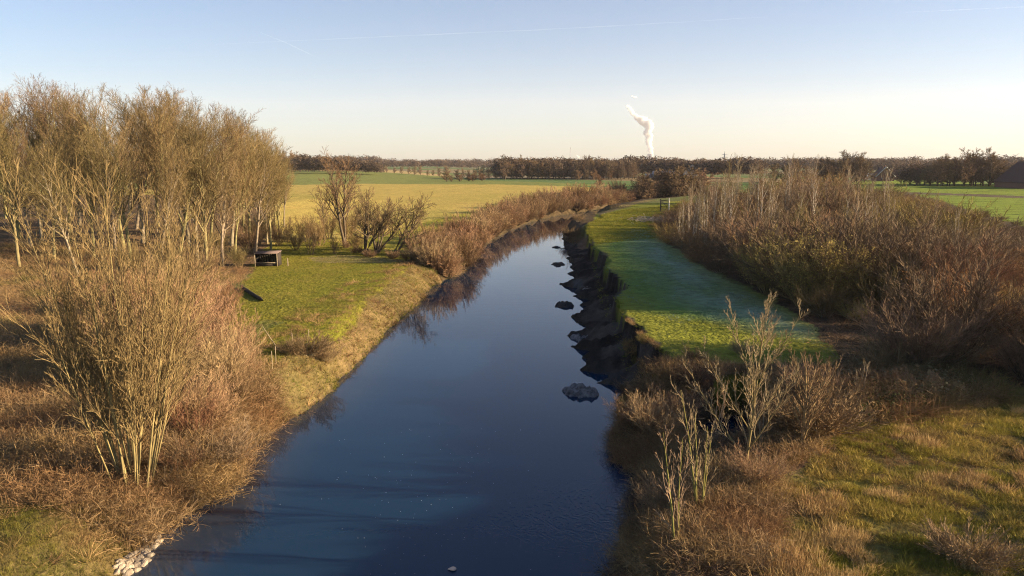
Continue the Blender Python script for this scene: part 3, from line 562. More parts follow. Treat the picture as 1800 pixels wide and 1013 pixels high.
for i, (px, py, ty, n, sp, up, rr_, tm, cm, lab, k1, k2, k3) in enumerate(saps):
    x, y, z = G(px, py, 2.3); h = top_z(ty, x, y)-z; tr, cr = sapling(100+i, n, h*1.04, sp, up, rr_, k1, k2, k3)
    place('young_tree', [('trunk', tr, tm), ('crown', cr, cm)], (x, y, z-.1), 0, 1, lab, 'tree')
nb = [(1150, 770, 2.0, 0), (1120, 760, 1.6, 1), (1190, 740, 1.8, 3), (1380, 770, 1.8, 2), (1440, 760, 1.9, 3), (1360, 700, 1.7, 2), (1300, 705, 1.0, 0), (1220, 700, .9, 1), (1420, 700, 2, 0), (1180, 690, .8, 2), (1470, 720, 1.6, 3), (1140, 705, 1.0, 2), (1105, 690, .9, 2), (1330, 850, 1.3, 3), (1170, 900, 1.3, 3), (1130, 950, 1.2, 2), (1700, 985, 1.1, 3), (545, 692, 1.6, 2), (515, 700, 1.1, 2), (575, 683, 1.3, 2), (1540, 690, 1.6, 1), (1600, 700, 1.4, 0), (1560, 665, 2.2, 2), (1000, 418, 2, 2), (1010, 432, 1.6, 2), (1016, 405, 2, 0), (1640, 655, 3, 2), (1600, 640, 3.2, 0)]
nbl = ['on the bank opposite the stones', 'by the backwater']
for i, (px, py, h, ci) in enumerate(nb):
    x, y, z = G(px, py, 2); bush((S_wide+S_dense)[i % 6], x, y, h, B_grey, (T_tan, T_rust, T_dark, T_blush)[ci], f"{('ochre', 'rust-coloured', 'dark', 'reddish')[ci]} low bush near the backwater, {nth(i)} one", 'low bushes around the backwater', 'low_bush', 1.4)

for x, y, h in ((20.8, 19.0, 2.4), (22.5, 21.2, 2.2)):  # shrubs out of view, added to shade the near right corner
    bush(S_dense[0], x, y, h, B_dark, T_dark, 'dense unseen shrub added to throw shade on the near rough grass', 'unseen shrubs added for shade', 'shade_shrub', 1.2)
# ------------------------------------------------------------------ ground cover (stuff)
def tuft(seed, n=12, h=.4, sp=.6, wd=.008, seg=3):
    r = np.random.default_rng(seed); P, R = stems(r, n, h, sp, seg, -.12, .08, wd, h*.25, .5, .1, .001); return tubes(P, R, 2)
def cane(seed, n=16, h=.7, wd=.008):
    r = np.random.default_rng(seed); P, R = stems(r, n, h*1.5, 1.0, 5, -.22, .2, wd, h*.5, .5, .2, .002); A, a = kids(r, P, R, 3, .1, 1, .8, .3, .42, 3, 0, .2, .3, .0036, .7)
    v, q = tubes(P, R, 2); v2, q2 = tubes(A, a, 2); return np.concatenate([v, v2]), np.concatenate([q, q2+len(v)])
def litter(seed, n=14, s=.06, h=.5):
    r = np.random.default_rng(seed); c = r.normal(0, .28, (n, 3)); c[:, 2] = r.random(n)*h; return leaves(r, np.stack([c, c], 1), n, s)
TEMPL = {}
def scatter_inst(name, temps, x, y, z, hs, cl, r, seed):
    """ground cover as one object: plants instanced on its points, one colour per plant"""
    key = id(temps)
    if key not in TEMPL:
        col = bpy.data.collections.new('cover_templates')
        for V, Q in temps:
            o = bpy.data.objects.new('tuft', mesh('tuft', V, Q)); o.data.materials.append(GI); col.objects.link(o)
        TEMPL[key] = (col, temps)
    col = TEMPL[key][0]; N = len(x); w = fbm(x, y, 2.5, seed+3)
    me = bpy.data.meshes.new(name); me.vertices.add(N); me.vertices.foreach_set('co', np.stack([x, y, z], 1).astype(np.float32).ravel())
    ci = np.clip((w*1.8-.4)*len(cl)+r.normal(0, .5, N), 0, len(cl)-1).astype(int); cc = cl[ci]*r.uniform(.75, 1.25, (N, 1))
    a = me.attributes.new('tcol', 'FLOAT_COLOR', 'POINT'); a.data.foreach_set('color', np.concatenate([cc, np.ones((N, 1))], 1).astype(np.float32).ravel())
    a = me.attributes.new('tscl', 'FLOAT', 'POINT'); a.data.foreach_set('value', (r.uniform(hs[0], hs[1], N)*(.6+.8*w)).astype(np.float32))
    a = me.attributes.new('trot', 'FLOAT_VECTOR', 'POINT'); a.data.foreach_set('vector', np.stack([np.zeros(N), np.zeros(N), r.random(N)*6.28], 1).astype(np.float32).ravel())
    o = obj(name, me); g = bpy.data.node_groups.new(name, 'GeometryNodeTree')
    g.interface.new_socket('Geometry', in_out='INPUT', socket_type='NodeSocketGeometry'); g.interface.new_socket('Geometry', in_out='OUTPUT', socket_type='NodeSocketGeometry')
    gi = g.nodes.new('NodeGroupInput'); go = g.nodes.new('NodeGroupOutput'); ip = g.nodes.new('GeometryNodeInstanceOnPoints'); cn = g.nodes.new('GeometryNodeCollectionInfo')
    cn.inputs['Collection'].default_value = col; cn.inputs['Separate Children'].default_value = True; cn.inputs['Reset Children'].default_value = True
    def named(t, n): q = g.nodes.new('GeometryNodeInputNamedAttribute'); q.data_type = t; q.inputs['Name'].default_value = n; return next(x_ for x_ in q.outputs if x_.enabled and x_.name == 'Attribute')
    g.links.new(gi.outputs[0], ip.inputs['Points']); g.links.new(cn.outputs[0], ip.inputs['Instance']); ip.inputs['Pick Instance'].default_value = True
    g.links.new(named('FLOAT_VECTOR', 'trot'), ip.inputs['Rotation']); g.links.new(named('FLOAT', 'tscl'), ip.inputs['Scale']); g.links.new(ip.outputs[0], go.inputs[0])
    o.modifiers.new('cover', 'NODES').node_group = g; tag(o, kind='stuff'); return o
def scatter(name, temps, poly, n, hs, cols, seed, label_mat, world=None, mask=None, z=2.2, zoff=0):
    P = WP(poly, z) if world is None else np.array(world); r = np.random.default_rng(seed)
    lo, hi = P.min(0), P.max(0); x = r.uniform(lo[0], hi[0], n*6); y = r.uniform(lo[1], hi[1], n*6)
    k = inside(x, y, P); x, y = x[k][:n], y[k][:n]
    k = (np.abs(x) < 6+y*.74) & (y > 17); x, y = x[k], y[k]
    if mask is not None: k = mask(x, y); x, y = x[k], y[k]
    z = height(x, y); k = z > .05; x, y, z = x[k], y[k], z[k]
    if len(temps[0][0]) >= 150: return scatter_inst(name, temps, x, y, z+zoff, hs, np.array(cols), r, seed)
    N = len(x); S = Soup(); cl = np.array(cols); w = fbm(x, y, 2.5, seed+3)[:, None]
    for ti, (V, Q) in enumerate(temps):
        kk = np.arange(ti, N, len(temps)); M = len(kk)
        if not M: continue
        a = r.random(M)*6.28; s = r.uniform(hs[0], hs[1], M)*(.6+.8*w[kk, 0]); ca, sa = np.cos(a), np.sin(a)
        vx = (V[None, :, 0]*ca[:, None]-V[None, :, 1]*sa[:, None])*s[:, None]+x[kk, None]
        vy = (V[None, :, 0]*sa[:, None]+V[None, :, 1]*ca[:, None])*s[:, None]+y[kk, None]
        vz = V[None, :, 2]*s[:, None]+z[kk, None]+zoff
        ci = np.clip((w[kk, 0]*1.8-.4)*len(cl)+r.normal(0, .5, M), 0, len(cl)-1).astype(int); cc = cl[ci]*r.uniform(.75, 1.25, (M, 1))
        QQ = (Q[None]+(np.arange(M)*len(V))[:, None, None]).reshape(-1, 4)
        S.add(np.stack([vx, vy, vz], -1).reshape(-1, 3), QQ, np.repeat(cc, len(V), 0))
    o = obj(name, S.mesh(name), label_mat); tag(o, kind='stuff'); return o
GM = mat('dry_grass', vcol=True, rough=.85, spec=.1, transl=.2)
GI = mat('dry_cover', vcol=True, rough=.85, spec=.1, transl=.2)
for n_ in [n_ for n_ in GI.node_tree.nodes if n_.type == 'VERTEX_COLOR']:
    at = GI.node_tree.nodes.new('ShaderNodeAttribute'); at.attribute_type = 'INSTANCER'; at.attribute_name = 'tcol'
    for l_ in list(n_.outputs[0].links): GI.node_tree.links.new(at.outputs['Color'], l_.to_socket)
TU = [tuft(i) for i in range(6)]; CN = [cane(i, 20, .7, .0045) for i in range(5)]; LT = [litter(i) for i in range(4)]; SHT = [tuft(i+9, 12, .17, .9, .011, 2) for i in range(5)]
ochre = [(.26, .165, .075), (.32, .215, .10), (.21, .13, .06), (.16, .135, .045)]
redb = [(.24, .135, .065), (.30, .18, .09), (.18, .11, .055), (.30, .205, .11)]
grn = [(.13, .13, .026), (.20, .17, .035), (.22, .165, .06), (.16, .115, .04)]
dark = [(.10, .065, .045), (.14, .09, .055), (.07, .05, .04)]
def nb_left(x, y): return (x < np.interp(y, [-40, 23, 45, 60, 90, 120, 160], [-4, -4.5, -1.5, 2, 4, 6, 20])) & (dist(x, y, RIV) < 1.3+3.2*vn(x, y, 4, 5)) & ~inside(x, y, WP([(185, 1030), (190, 990), (240, 925), (285, 925), (300, 945), (225, 1030)], .5))
scatter('bank_reeds', TU, None, 20000, (.4, 1.35), ochre+[(.17, .16, .04)], 1, GM, world=[(-16, 18), (-8, 18), (0, 60), (10, 120), (-16, 120), (-25, 60), (-22, 30)], mask=nb_left)
scatter('bank_tussocks', [tuft(i+80, 30, .5, 1.1, .010, 3) for i in range(4)], None, 9000, (.5, 1.5), [(.14, .13, .03), (.22, .15, .06), (.34, .22, .10), (.17, .10, .05)], 31, GM, world=[(-16, 18), (-8, 18), (0, 60), (10, 120), (-16, 120), (-25, 60), (-22, 30)], mask=lambda x, y: (x < np.interp(y, [-40, 23, 45, 60, 90, 120, 160], [-4, -4.5, -1.5, 2, 4, 6, 20])) & (dist(x, y, RIV) < 7) & (vn(x, y, 1.3, 15) > .45) & ~inside(x, y, WP([(185, 1030), (190, 990), (240, 925), (285, 925), (300, 945), (225, 1030)], .5)))
scatter('bramble_cover', CN, [(-100, 570), (100, 590), (330, 640), (430, 640), (540, 690), (560, 740), (430, 830), (290, 905), (200, 870), (-100, 850)], 7500, (.6, 1.5), redb+ochre[:2], 2, GM)
scatter('dead_herbs', TU, [(-100, 570), (100, 590), (330, 640), (430, 640), (540, 690), (560, 740), (430, 830), (290, 905), (200, 870), (-100, 850)], 16000, (.7, 1.6), redb+ochre, 12, GM)
scatter('rough_grass', TU, [(-200, 860), (120, 860), (230, 900), (260, 950), (200, 1060), (-200, 1100)], 14000, (.25, .6), grn+ochre[:1], 3, GM, z=1.5)
scatter('meadow_grass', SHT, [(390, 600), (440, 470), (560, 420), (640, 440), (760, 455), (790, 490), (740, 525), (620, 640), (520, 690), (400, 680)], 36000, (.8, 1.7), [(.13, .14, .018), (.20, .18, .028), (.25, .20, .05)], 4, GM)
MP = [(390, 600), (440, 470), (560, 420), (640, 440), (760, 455), (790, 490), (740, 525), (620, 640), (520, 690), (400, 680)]
TK2 = [tuft(i+60, 30, .3, 1.3, .012, 3) for i in range(4)]
scatter('meadow_tussocks', TK2, MP, 9000, (.4, .95), [(.10, .12, .02), (.19, .18, .03), (.25, .20, .06)], 24, GM, mask=lambda x, y: fbm(x, y, 3, 72) > .45)
scatter('riverside_tussocks', TK2, [(1030, 395), (1130, 366), (1190, 366), (1170, 410), (1300, 500), (1450, 590), (1480, 690), (1150, 680), (1100, 600), (1050, 480)], 9000, (.3, .8), [(.09, .12, .02), (.15, .155, .03), (.20, .18, .05)], 25, GM, z=2.6, mask=lambda x, y: (fbm(x, y, 2, 73) > .5) & ~inside(x, y, SHADE_POLY))
scatter('frosty_tussocks', TK2, [(1040, 430), (1150, 400), (1180, 430), (1300, 505), (1450, 600), (1480, 640), (1380, 640), (1300, 604), (1200, 572), (1080, 520)], 8000, (.3, .7), [(.05, .11, .035), (.09, .15, .07), (.20, .26, .22)], 26, GM, z=2.6, mask=lambda x, y: fbm(x, y, 2, 74) > .42)
scatter('far_meadow_grass', TK2, [(1030, 410), (1036, 392), (1060, 377), (1110, 367), (1190, 362), (1185, 376), (1160, 396), (1160, 418), (1050, 430)], 16000, (.9, 1.9), [(.17, .175, .022), (.22, .20, .035)], 27, GM, z=2.6)
scatter('riverside_meadow_grass', SHT, [(1030, 395), (1130, 366), (1190, 366), (1170, 410), (1300, 500), (1450, 590), (1480, 690), (1150, 680), (1100, 600), (1050, 480)], 52000, (.9, 1.7), [(.12, .15, .02), (.15, .165, .028), (.19, .185, .04)], 5, GM, z=2.6, mask=lambda x, y: ~inside(x, y, SHADE_POLY))
scatter('bank_brambles', CN, [(1080, 1060), (1085, 930), (1140, 850), (1085, 800), (1080, 720), (1110, 680), (1200, 670), (1460, 680), (1450, 780), (1420, 840), (1350, 880), (1370, 950), (1340, 1060)], 7000, (.45, 1.1), redb+ochre[:2]+dark, 6, GM, z=1.6)
scatter('bank_herbs', TU, [(1080, 1060), (1085, 930), (1140, 850), (1085, 800), (1080, 720), (1110, 680), (1200, 670), (1460, 680), (1450, 780), (1420, 840), (1350, 880), (1370, 950), (1340, 1060)], 16000, (.6, 1.4), redb+ochre, 7, GM, z=1.6)
RGP = [(1330, 1080), (1370, 950), (1350, 880), (1420, 840), (1450, 770), (1480, 700), (1560, 690), (1850, 700), (2200, 900), (2200, 1100)]
TK = [tuft(i+30, 46, .42, 1.25, .011, 3) for i in range(5)]
scatter('tussock_grass', TK, RGP, 17000, (.5, 1.15), [(.20, .18, .03), (.29, .24, .045), (.38, .28, .075), (.22, .15, .06)], 8, GM, z=2.6, mask=lambda x, y: vn(x, y, .55, 71) > .42)
scatter('short_grass', TU, RGP, 26000, (.25, .6), grn+redb[:1]+[(.27, .20, .08)], 18, GM, z=2.6)
scatter('tall_dry_grass', TU, RGP, 40000, (.7, 1.5), [(.46, .32, .14), (.36, .22, .10)], 9, GM, z=2.6, mask=lambda x, y: fbm(x, y, 1.7, 93, 3) > .65)
scatter('bramble_canes', CN, [(1480, 700), (1520, 655), (1600, 648), (1720, 668), (1760, 700), (1640, 725), (1510, 745)], 1500, (.8, 1.7), ochre+redb[:2], 32, GM, z=2.6)
scatter('leafy_brambles', LT, [(1490, 690), (1520, 655), (1600, 650), (1680, 668), (1690, 695), (1620, 710), (1510, 735)], 2600, (.7, 1.4), [(.08, .085, .03), (.18, .12, .055), (.26, .17, .08), (.20, .16, .085)], 10, GM, z=2.8, zoff=.2)
scatter('thicket_undergrowth', CN, TH[:-2], 6000, (.7, 1.5), dark+redb[:2], 11, GM, z=2.6, mask=lambda x, y: y < 130)
scatter('forest_litter', CN, [(-100, 570), (120, 600), (330, 600), (400, 500), (440, 460), (-100, 430)], 4000, (.5, 1.1), redb+ochre, 13, GM, z=3)
scatter('stubble_weeds', SHT, [(560, 440), (700, 455), (860, 385), (1000, 352), (940, 350), (700, 385), (560, 415)], 26000, (1.5, 3.5), [(.24, .22, .04), (.16, .20, .03), (.32, .24, .07)], 14, GM, z=3)

# ------------------------------------------------------------------ stones on the near left bank
def rock(seed, s, flat=.6, sub=2):
    bpy_bm = __import__('bmesh'); bm = bpy_bm.new(); bpy_bm.ops.create_icosphere(bm, subdivisions=sub, radius=1); r = random.Random(seed)
    pl = [(Vector((r.uniform(-1, 1), r.uniform(-1, 1), r.uniform(-1, 1))).normalized(), r.uniform(.55, .85)) for _ in range(9)]
    for v in bm.verts:
        for n, dd in pl:
            q = v.co.dot(n)
            if q > dd: v.co -= n*(q-dd)
        v.co = Vector((v.co.x*s, v.co.y*s*.8, v.co.z*s*flat))
    me = bpy.data.meshes.new('stone'); bm.to_mesh(me); bm.free(); return me
M_stone = mat('pale_stone', (.27, .22, .165), rnd=.35, nscale=9, namt=.25, bump=.02, bscale=20)
rk = [rock(i, .2) for i in range(6)]; sr = random.Random(12); k = 0
for i in range(95):
    t_ = sr.random(); px = 214+56*t_+sr.uniform(-16, 9); py = 1000-62*t_+sr.uniform(-12, 10)
    x, y = W(px, py, .35); z = max(hz(x, y), -.03)
    o = obj('bank_stone', rk[i % 6], M_stone, loc=(x, y, z+.02)); o.rotation_euler = (sr.uniform(-.4, .4), sr.uniform(-.4, .4), sr.uniform(0, 6)); s = sr.uniform(.6, 1.35); o.scale = (s, s, s)
    pos = 'near the willow end of the heap' if t_ > .66 else 'in the middle of the heap' if t_ > .33 else 'at the lower end of the heap'
    tag(o, f"{['pale buff', 'greyish', 'flat-topped', 'wedge-shaped', 'blocky', 'rounded'][i % 6]} stone on the near left bank, {pos}", 'stone', 'pale stones heaped '+pos)
# ------------------------------------------------------------------ clods of slumped soil in the river
def clod(name, px, py, w_, d_, h_, seed, c, lab):
    x, y = W(px, py, 0); n = 26; S = Soup(); g = np.linspace(-1, 1, n); gx, gy = np.meshgrid(g, g); gx = gx.ravel(); gy = gy.ravel()
    ang = np.arctan2(gy, gx); rad = np.hypot(gx, gy)/(1.05-.75*fbm(np.cos(ang)*2+seed*9, np.sin(ang)*2, .55, seed, 3))
    hh = np.clip(1-rad*1.15, -.4, 1); hh = np.where(hh > 0, np.maximum(hh, 0)**.6, hh)*h_+(fbm(gx*w_+seed, gy*d_, .55, seed, 4)-.5)*h_*1.5*(hh > 0)
    i2 = np.arange(n*n).reshape(n, n); q = np.stack([i2[:-1, :-1], i2[:-1, 1:], i2[1:, 1:], i2[1:, :-1]], -1).reshape(-1, 4)
    o = obj(name, mesh(name, np.stack([gx*w_/2, gy*d_/2, hh-.02], 1), q, None, True), c, loc=(x, y, 0)); tag(o, lab, 'soil clod', 'clods of slumped soil in the river')
M_soil = mat('wet_soil', (.035, .028, .022), rnd=.1, nscale=6, namt=.5, bump=.05, bscale=10, rough=.8); M_frost = mat('frosty_soil', (.13, .12, .115), nscale=3.5, namt=.75, bump=.06, bscale=7)
clod('soil_clod', 1022, 691, 3.2, 4.2, .55, 1, M_frost, 'largest grey frost-dusted clod standing in the river nearest the bridge')
clod('soil_clod', 994, 537, 3.4, 5.4, .34, 2, M_soil, 'oval dark soil clod alone in the middle of the river bend')
clod('soil_clod', 980, 465, 3.2, 6.4, .3, 3, M_soil, 'small dark clod with a twig beyond the oval one')
clod('soil_clod', 978, 435, 2.4, 4.5, .22, 4, M_soil, 'farthest flat dark clod near the eroded bank')
clod('soil_clod', 1028, 596, 3.2, 4.6, .5, 5, M_frost, 'greyish clod touching the eroded bank below the sunlit strip')
clod('soil_clod', 1034, 512, 2.8, 5, .45, 6, M_frost, 'pale grey clod against the eroded bank, farther than the oval clod')
sx0, sy0 = W(1000, 462, 0); S = shrub(90, 4, 5, .7, 5, 4, .008, .05)
bush(S, sx0, sy0, 1.6, B_dark, T_dark, 'tiny bare sprig sticking out of the river next to the small clod', None, 'water_sprig')
# ------------------------------------------------------------------ meadow things
M_wood = mat('weathered_wood', (.30, .24, .16), nscale=12, namt=.3); M_dkwood = mat('dark_boards', (.045, .036, .03), nscale=10, namt=.3); M_palewood = mat('pale_post', (.62, .55, .42), nscale=10, namt=.2)
M_roof = mat('roof_felt', (.16, .115, .10), nscale=6, namt=.3)
x, y, z = G(472, 467); e = obj('wooden_shelter', None, loc=(x, y, z), rz=.05, sc=.9); tag(e, 'small open wooden field shelter with dark back wall and flat roof at the wood edge', 'shelter')
S = Soup(); [S.box(-1.35+.3*i, .9, 0, .285, .04, 1.65) for i in range(10)]; S.box(-1.5, 0, 0, .04, 1.8, 1.6); obj('wall', S.mesh('wall'), M_dkwood, e)
S = Soup(); S.box(0, 0, 1.72, 3.1, 2.2, .07, tilt=(.02, .05)); obj('roof', S.mesh('roof'), M_roof, e); obj('wall', Soup().box(1.43, .1, 0, .04, 1.7, 1.62).mesh('wall'), M_dkwood, e)  # right-hand wall added to keep the inside dark
for px_, py_ in ((-1.45, -1), (1.4, -1), (1.4, .95), (-1.45, .95)): obj('post', Soup().box(px_, py_, 0, .1, .1, 1.72).mesh('post'), M_wood, e)
obj('rail', Soup().box(0, -1.0, .45, 2.9, .05, .08).mesh('rail'), M_wood, e); obj('board', Soup().box(0, -.95, .05, 2.85, .04, .38).mesh('board'), M_dkwood, e)
def post(name, px, py, h, r, m_, lab, grp=None, lean=(0, 0)):
    x, y, z = G(px, py); o = obj(name, Soup().tube([(0, 0, -.2), (lean[0]*.5, lean[1]*.5, h*.5), (lean[0], lean[1], h), (lean[0], lean[1], h+.01)], [r, r, r*.92, .003], 8).mesh(name), m_, loc=(x, y, z)); tag(o, lab, 'post', grp)
post('field_post', 506, 468, .95, .06, M_wood, 'short pale post standing right of the wooden shelter')
for i, (px, py, lx) in enumerate(((365, 640, 0), (403, 646, .05), (449, 655, 0), (479, 652, 0), (518, 665, -.04), (485, 640, .02), (545, 640, 0))): post('fence_post', px, py, 1.1, .022, M_wood, f"thin pale fence post above the left bank, {nth(i)} from the willow", 'fence posts along the left bank', (lx, 0))
x, y, z = G(498, 692); o = obj('leaning_branch', Soup().tube([(0, 0, 0), (-.5, .2, .6), (-1.0, .35, 1.3), (-1.25, .4, 1.7)], [.03, .028, .02, .012], 6).mesh('leaning_branch'), M_wood, loc=(x, y, z)); tag(o, 'pale broken branch leaning on the left riverbank', 'branch')
x1, y1, z1 = G(424, 507); x2, y2, z2 = G(462, 531); S = Soup(); t_ = np.linspace(0, 1, 9); r = np.random.default_rng(3)
S.tube(np.stack([x1+(x2-x1)*t_, y1+(y2-y1)*t_+r.normal(0, .05, 9), z1+(z2-z1)*t_+.16+r.normal(0, .02, 9)], 1), np.r_[.10, np.full(7, .17), .08], 8); o = obj('fallen_log', S.mesh('fallen_log', True), mat('wet_bark', (.05, .038, .028), nscale=5)); tag(o, 'dark rotting log lying across the left meadow', 'log')
# gate at the far end of the right meadow
x, y, z = G(1175, 372, 2.6); e = obj('meadow_gate', None, loc=(x, y, z), rz=-.25); tag(e, 'rickety wooden gate with one tall pale post at the far end of the right meadow', 'gate')
for i, zz in enumerate((.5, 1.2, 1.9, 2.6)): obj('rail', Soup().box(-1.0, 0, zz, 1.7, .09, .16, tilt=(.12*(i % 2*2-1), 0)).mesh('rail'), M_dkwood if i % 2 else M_wood, e)
for px_, h_, m_ in ((-1.9, 3.0, M_dkwood), (.1, 3.2, M_palewood)): obj('post', Soup().tube([(px_, 0, -.2), (px_, 0, h_), (px_, 0, h_+.01)], [.16, .14, .01], 8).mesh('post'), m_, e)
obj('brace', Soup().tube([(-1.9, .05, 2.8), (.1, .05, .3)], [.06, .06], 6).mesh('brace'), M_dkwood, e)
x, y, z = G(1150, 388, 2.6); r = np.random.default_rng(8); S = Soup(); c = r.normal(0, 1, (260, 3))*[2.4, 3.5, .25]; c[:, 2] = np.abs(c[:, 2])+.05
d = norm(r.normal(0, 1, (260, 3))*[1, 1, .25]); P = np.stack([c-d*.7, c, c+d*.7], 1); S.add(*tubes(P, np.tile([.02, .035, .015], (260, 1)), 4)); o = obj('brushwood_heap', S.mesh('brushwood_heap'), B_pale, loc=(x, y, z-.05)); tag(o, 'sunlit heap of cut brushwood beside the wooden gate', 'brushwood heap', kind='stuff')
scatter('dry_bank_grass', TU, [(1135, 392), (1150, 378), (1200, 362), (1215, 372), (1190, 392), (1150, 402)], 5000, (1, 2), ochre+grn[:2], 21, GM, z=2.7)
scatter('scarp_grass', TU, [(1092, 570), (1130, 610), (1150, 625), (1160, 612), (1125, 585), (1105, 560)], 900, (.6, 1.3), ochre, 22, GM, z=2.6)
# foam flecks and one floating leaf pair
S = Soup(); r = np.random.default_rng(4)
for i in range(110):
    fx_, fy_ = W(r.normal(730, 90), r.uniform(745, 1010), 0); s = r.uniform(.01, .028); S.box(fx_, fy_, .003, s, s*r.uniform(.6, 1.4), .006, rz=r.random()*3)
tag(obj('foam_flecks', S.mesh('foam_flecks'), mat('foam', (.3, .3, .3))), kind='stuff')
x, y = W(794, 1002, 0); S = Soup(); r = np.random.default_rng(1); tag(obj('floating_leaf', rock(44, .17, .35), mat('pink_leaf', (.55, .40, .30)), loc=(x, y, .04)), 'pale pinkish scrap floating on the dark water in mid river', 'leaf')

# ------------------------------------------------------------------ woods, farms and masts beyond the fields
FV = [far_tree(200+i) for i in range(4)]; CV = [conifer(210+i) for i in range(2)]
nfar = 0
def wood(pts_, n, rowsn, depth, h0, grp, mt=T_far, var=FV, seed=1, name='distant_tree', zz=3, fat=1.0):
    """trees along the line through the photo points pts_ (foot), tops at given rows"""
    global nfar
    r = random.Random(seed); xs = [p[0] for p in pts_]
    for k in range(rowsn):
        for i in range(n):
            px = xs[0]+(xs[-1]-xs[0])*(i+.5+r.uniform(-.4, .4))/n; by = np.interp(px, xs, [p[1] for p in pts_]); ty = np.interp(px, xs, [p[2] for p in pts_])
            x, y = W(px, by, zz); y2 = y+depth*k+r.uniform(0, depth*.8); x *= y2/y; zg = hz(x, y2); H = (top_z(ty+r.uniform(-1.2, 1.8), x, y2)-zg)
            H = max(H*r.uniform(.8, 1.12)*(.72+.5*float(vn(np.array([x]), np.array([y2]), 26, 9)[0])), 4); tr, cr = var[r.randrange(len(var))]; s = H/14.6; f = s*r.uniform(.95, 1.3)*fat
            place(name, [('trunk', tr, B_dark), ('crown', cr, mt if mt in (T_conifer, T_pale) else r.choice((mt, mt, T_plum, T_brown, T_far)))], (x, y2, zg-.2), r.uniform(0, 6), (f, f, s), f"{grp[0]}, {nth(i)} from the left, {('front', 'second', 'back')[k]} line", 'tree', grp[1]); nfar += 1
wood([(495, 303.5, 265), (530, 303.5, 268), (560, 303, 277), (620, 303, 280)], 12, 2, 25, 0, ('russet tree of the far left wood', 'trees of the far left wood'), T_rust, seed=1, zz=6)
wood([(876, 316, 283), (900, 316, 281), (960, 316, 281), (1040, 316, 282), (1120, 316, 284)], 26, 2, 14, 0, ('brown tree of the wood across the fields', 'trees of the central wood'), T_far, seed=2)
wood([(1010, 318, 295), (1115, 315, 293)], 9, 1, 10, 0, ('lighter low tree before the central wood', 'lower trees in front of the central wood'), T_rust, seed=12)
wood([(1110, 309, 285), (1240, 312, 288)], 14, 2, 30, 0, ('hazy bare tree behind the long farm sheds', 'trees behind the farm sheds'), T_far, seed=3)
wood([(1430, 322, 288), (1475, 322, 281), (1524, 322, 286)], 9, 2, 12, 0, ('dark tree left of the red-roofed house', 'trees left of the red-roofed house'), T_dark, seed=4)
wood([(1350, 325, 291), (1395, 325, 284), (1430, 325, 290)], 5, 1, 12, 0, ('round bare tree showing above the thicket', 'trees showing above the thicket'), T_dark, seed=5)
wood([(1580, 325, 300), (1640, 328, 288), (1660, 328, 278), (1700, 328, 276), (1750, 328, 277), (1770, 328, 292), (1860, 330, 296)], 24, 2, 12, 0, ('dark tree edging the green field', 'trees at the far edge of the green field'), T_dark, seed=6, zz=3)
wood([(832, 305, 290), (874, 306, 289)], 12, 1, 10, 0, ('dark spruce left of the central wood', 'spruces left of the central wood'), T_conifer, CV, seed=7, name='spruce_tree', fat=1.5)
wood([(620, 307, 291), (700, 309, 290), (760, 311, 293), (830, 316, 297), (875, 316, 299)], 22, 1, 18, 0, ('pale tree beyond the green strip', 'scattered trees beyond the green strip'), T_pale, seed=8)
wood([(780, 320, 303), (850, 319, 304)], 6, 1, 6, 0, ('rounded bush at the ditch end', 'low bushes at the end of the ditch'), T_rust, seed=9, name='distant_bush', fat=1.8)
wood([(1040, 329, 302), (1066, 329, 302)], 1, 1, 1, 0, ('solitary round-headed tree in the ditch line', 'solitary tree'), T_rust, seed=10, fat=1.3)
wood([(1120, 345, 312), (1240, 343, 306)], 9, 2, 14, 0, ('bushy tree on the river bend', 'bushy trees on the river bend'), T_tan, seed=11, fat=1.3)
# mass of woodland out to the skyline (uncountable)
def wood_mass(name, lines, seed):
    r = np.random.default_rng(seed); S = Soup(); tm = []
    for i in range(3):
        rg = np.random.default_rng(seed+i); n = 130; d = norm(rg.normal(0, 1, (n, 3))); rad = rg.random((n, 1))**.4; c = d*rad*[5.5, 5.5, 6]+[0, 0, 9]; dd = norm(rg.normal(0, 1, (n, 3))+[0, 0, .7])
        P = np.stack([c-dd*1.3, c, c+dd*1.3], 1); tm.append(tubes(P, np.tile([.16, .2, .05], (n, 1)), 2))
    for (x0, y0, x1, y1, n, dep, h) in lines:
        t_ = r.random(n); x = x0+(x1-x0)*t_; y = y0+(y1-y0)*t_+r.random(n)*dep
        z = height(x, y); s = h/15*r.uniform(.75, 1.15, n)*(.6+.45*vn(x, y, 260, seed)+.45*vn(x, y, 60, seed+1))
        for k in range(3):
            V, Q_ = tm[k]; kk = np.arange(k, n, 3); M = len(kk); a = r.random(M)*6.28; ca, sa = np.cos(a)[:, None], np.sin(a)[:, None]; ss = s[kk, None]
            vx = (V[None, :, 0]*ca-V[None, :, 1]*sa)*ss*1.4+x[kk, None]; vy = (V[None, :, 0]*sa+V[None, :, 1]*ca)*ss*1.4+y[kk, None]; vz = V[None, :, 2]*ss+z[kk, None]
            cc = np.array([.12, .085, .06])*r.uniform(.7, 1.3, (M, 1))
            S.add(np.stack([vx, vy, vz], -1).reshape(-1, 3), (Q_[None]+(np.arange(M)*len(V))[:, None, None]).reshape(-1, 4), np.repeat(cc, len(V), 0))
    tag(obj(name, S.mesh(name), GM), kind='stuff')
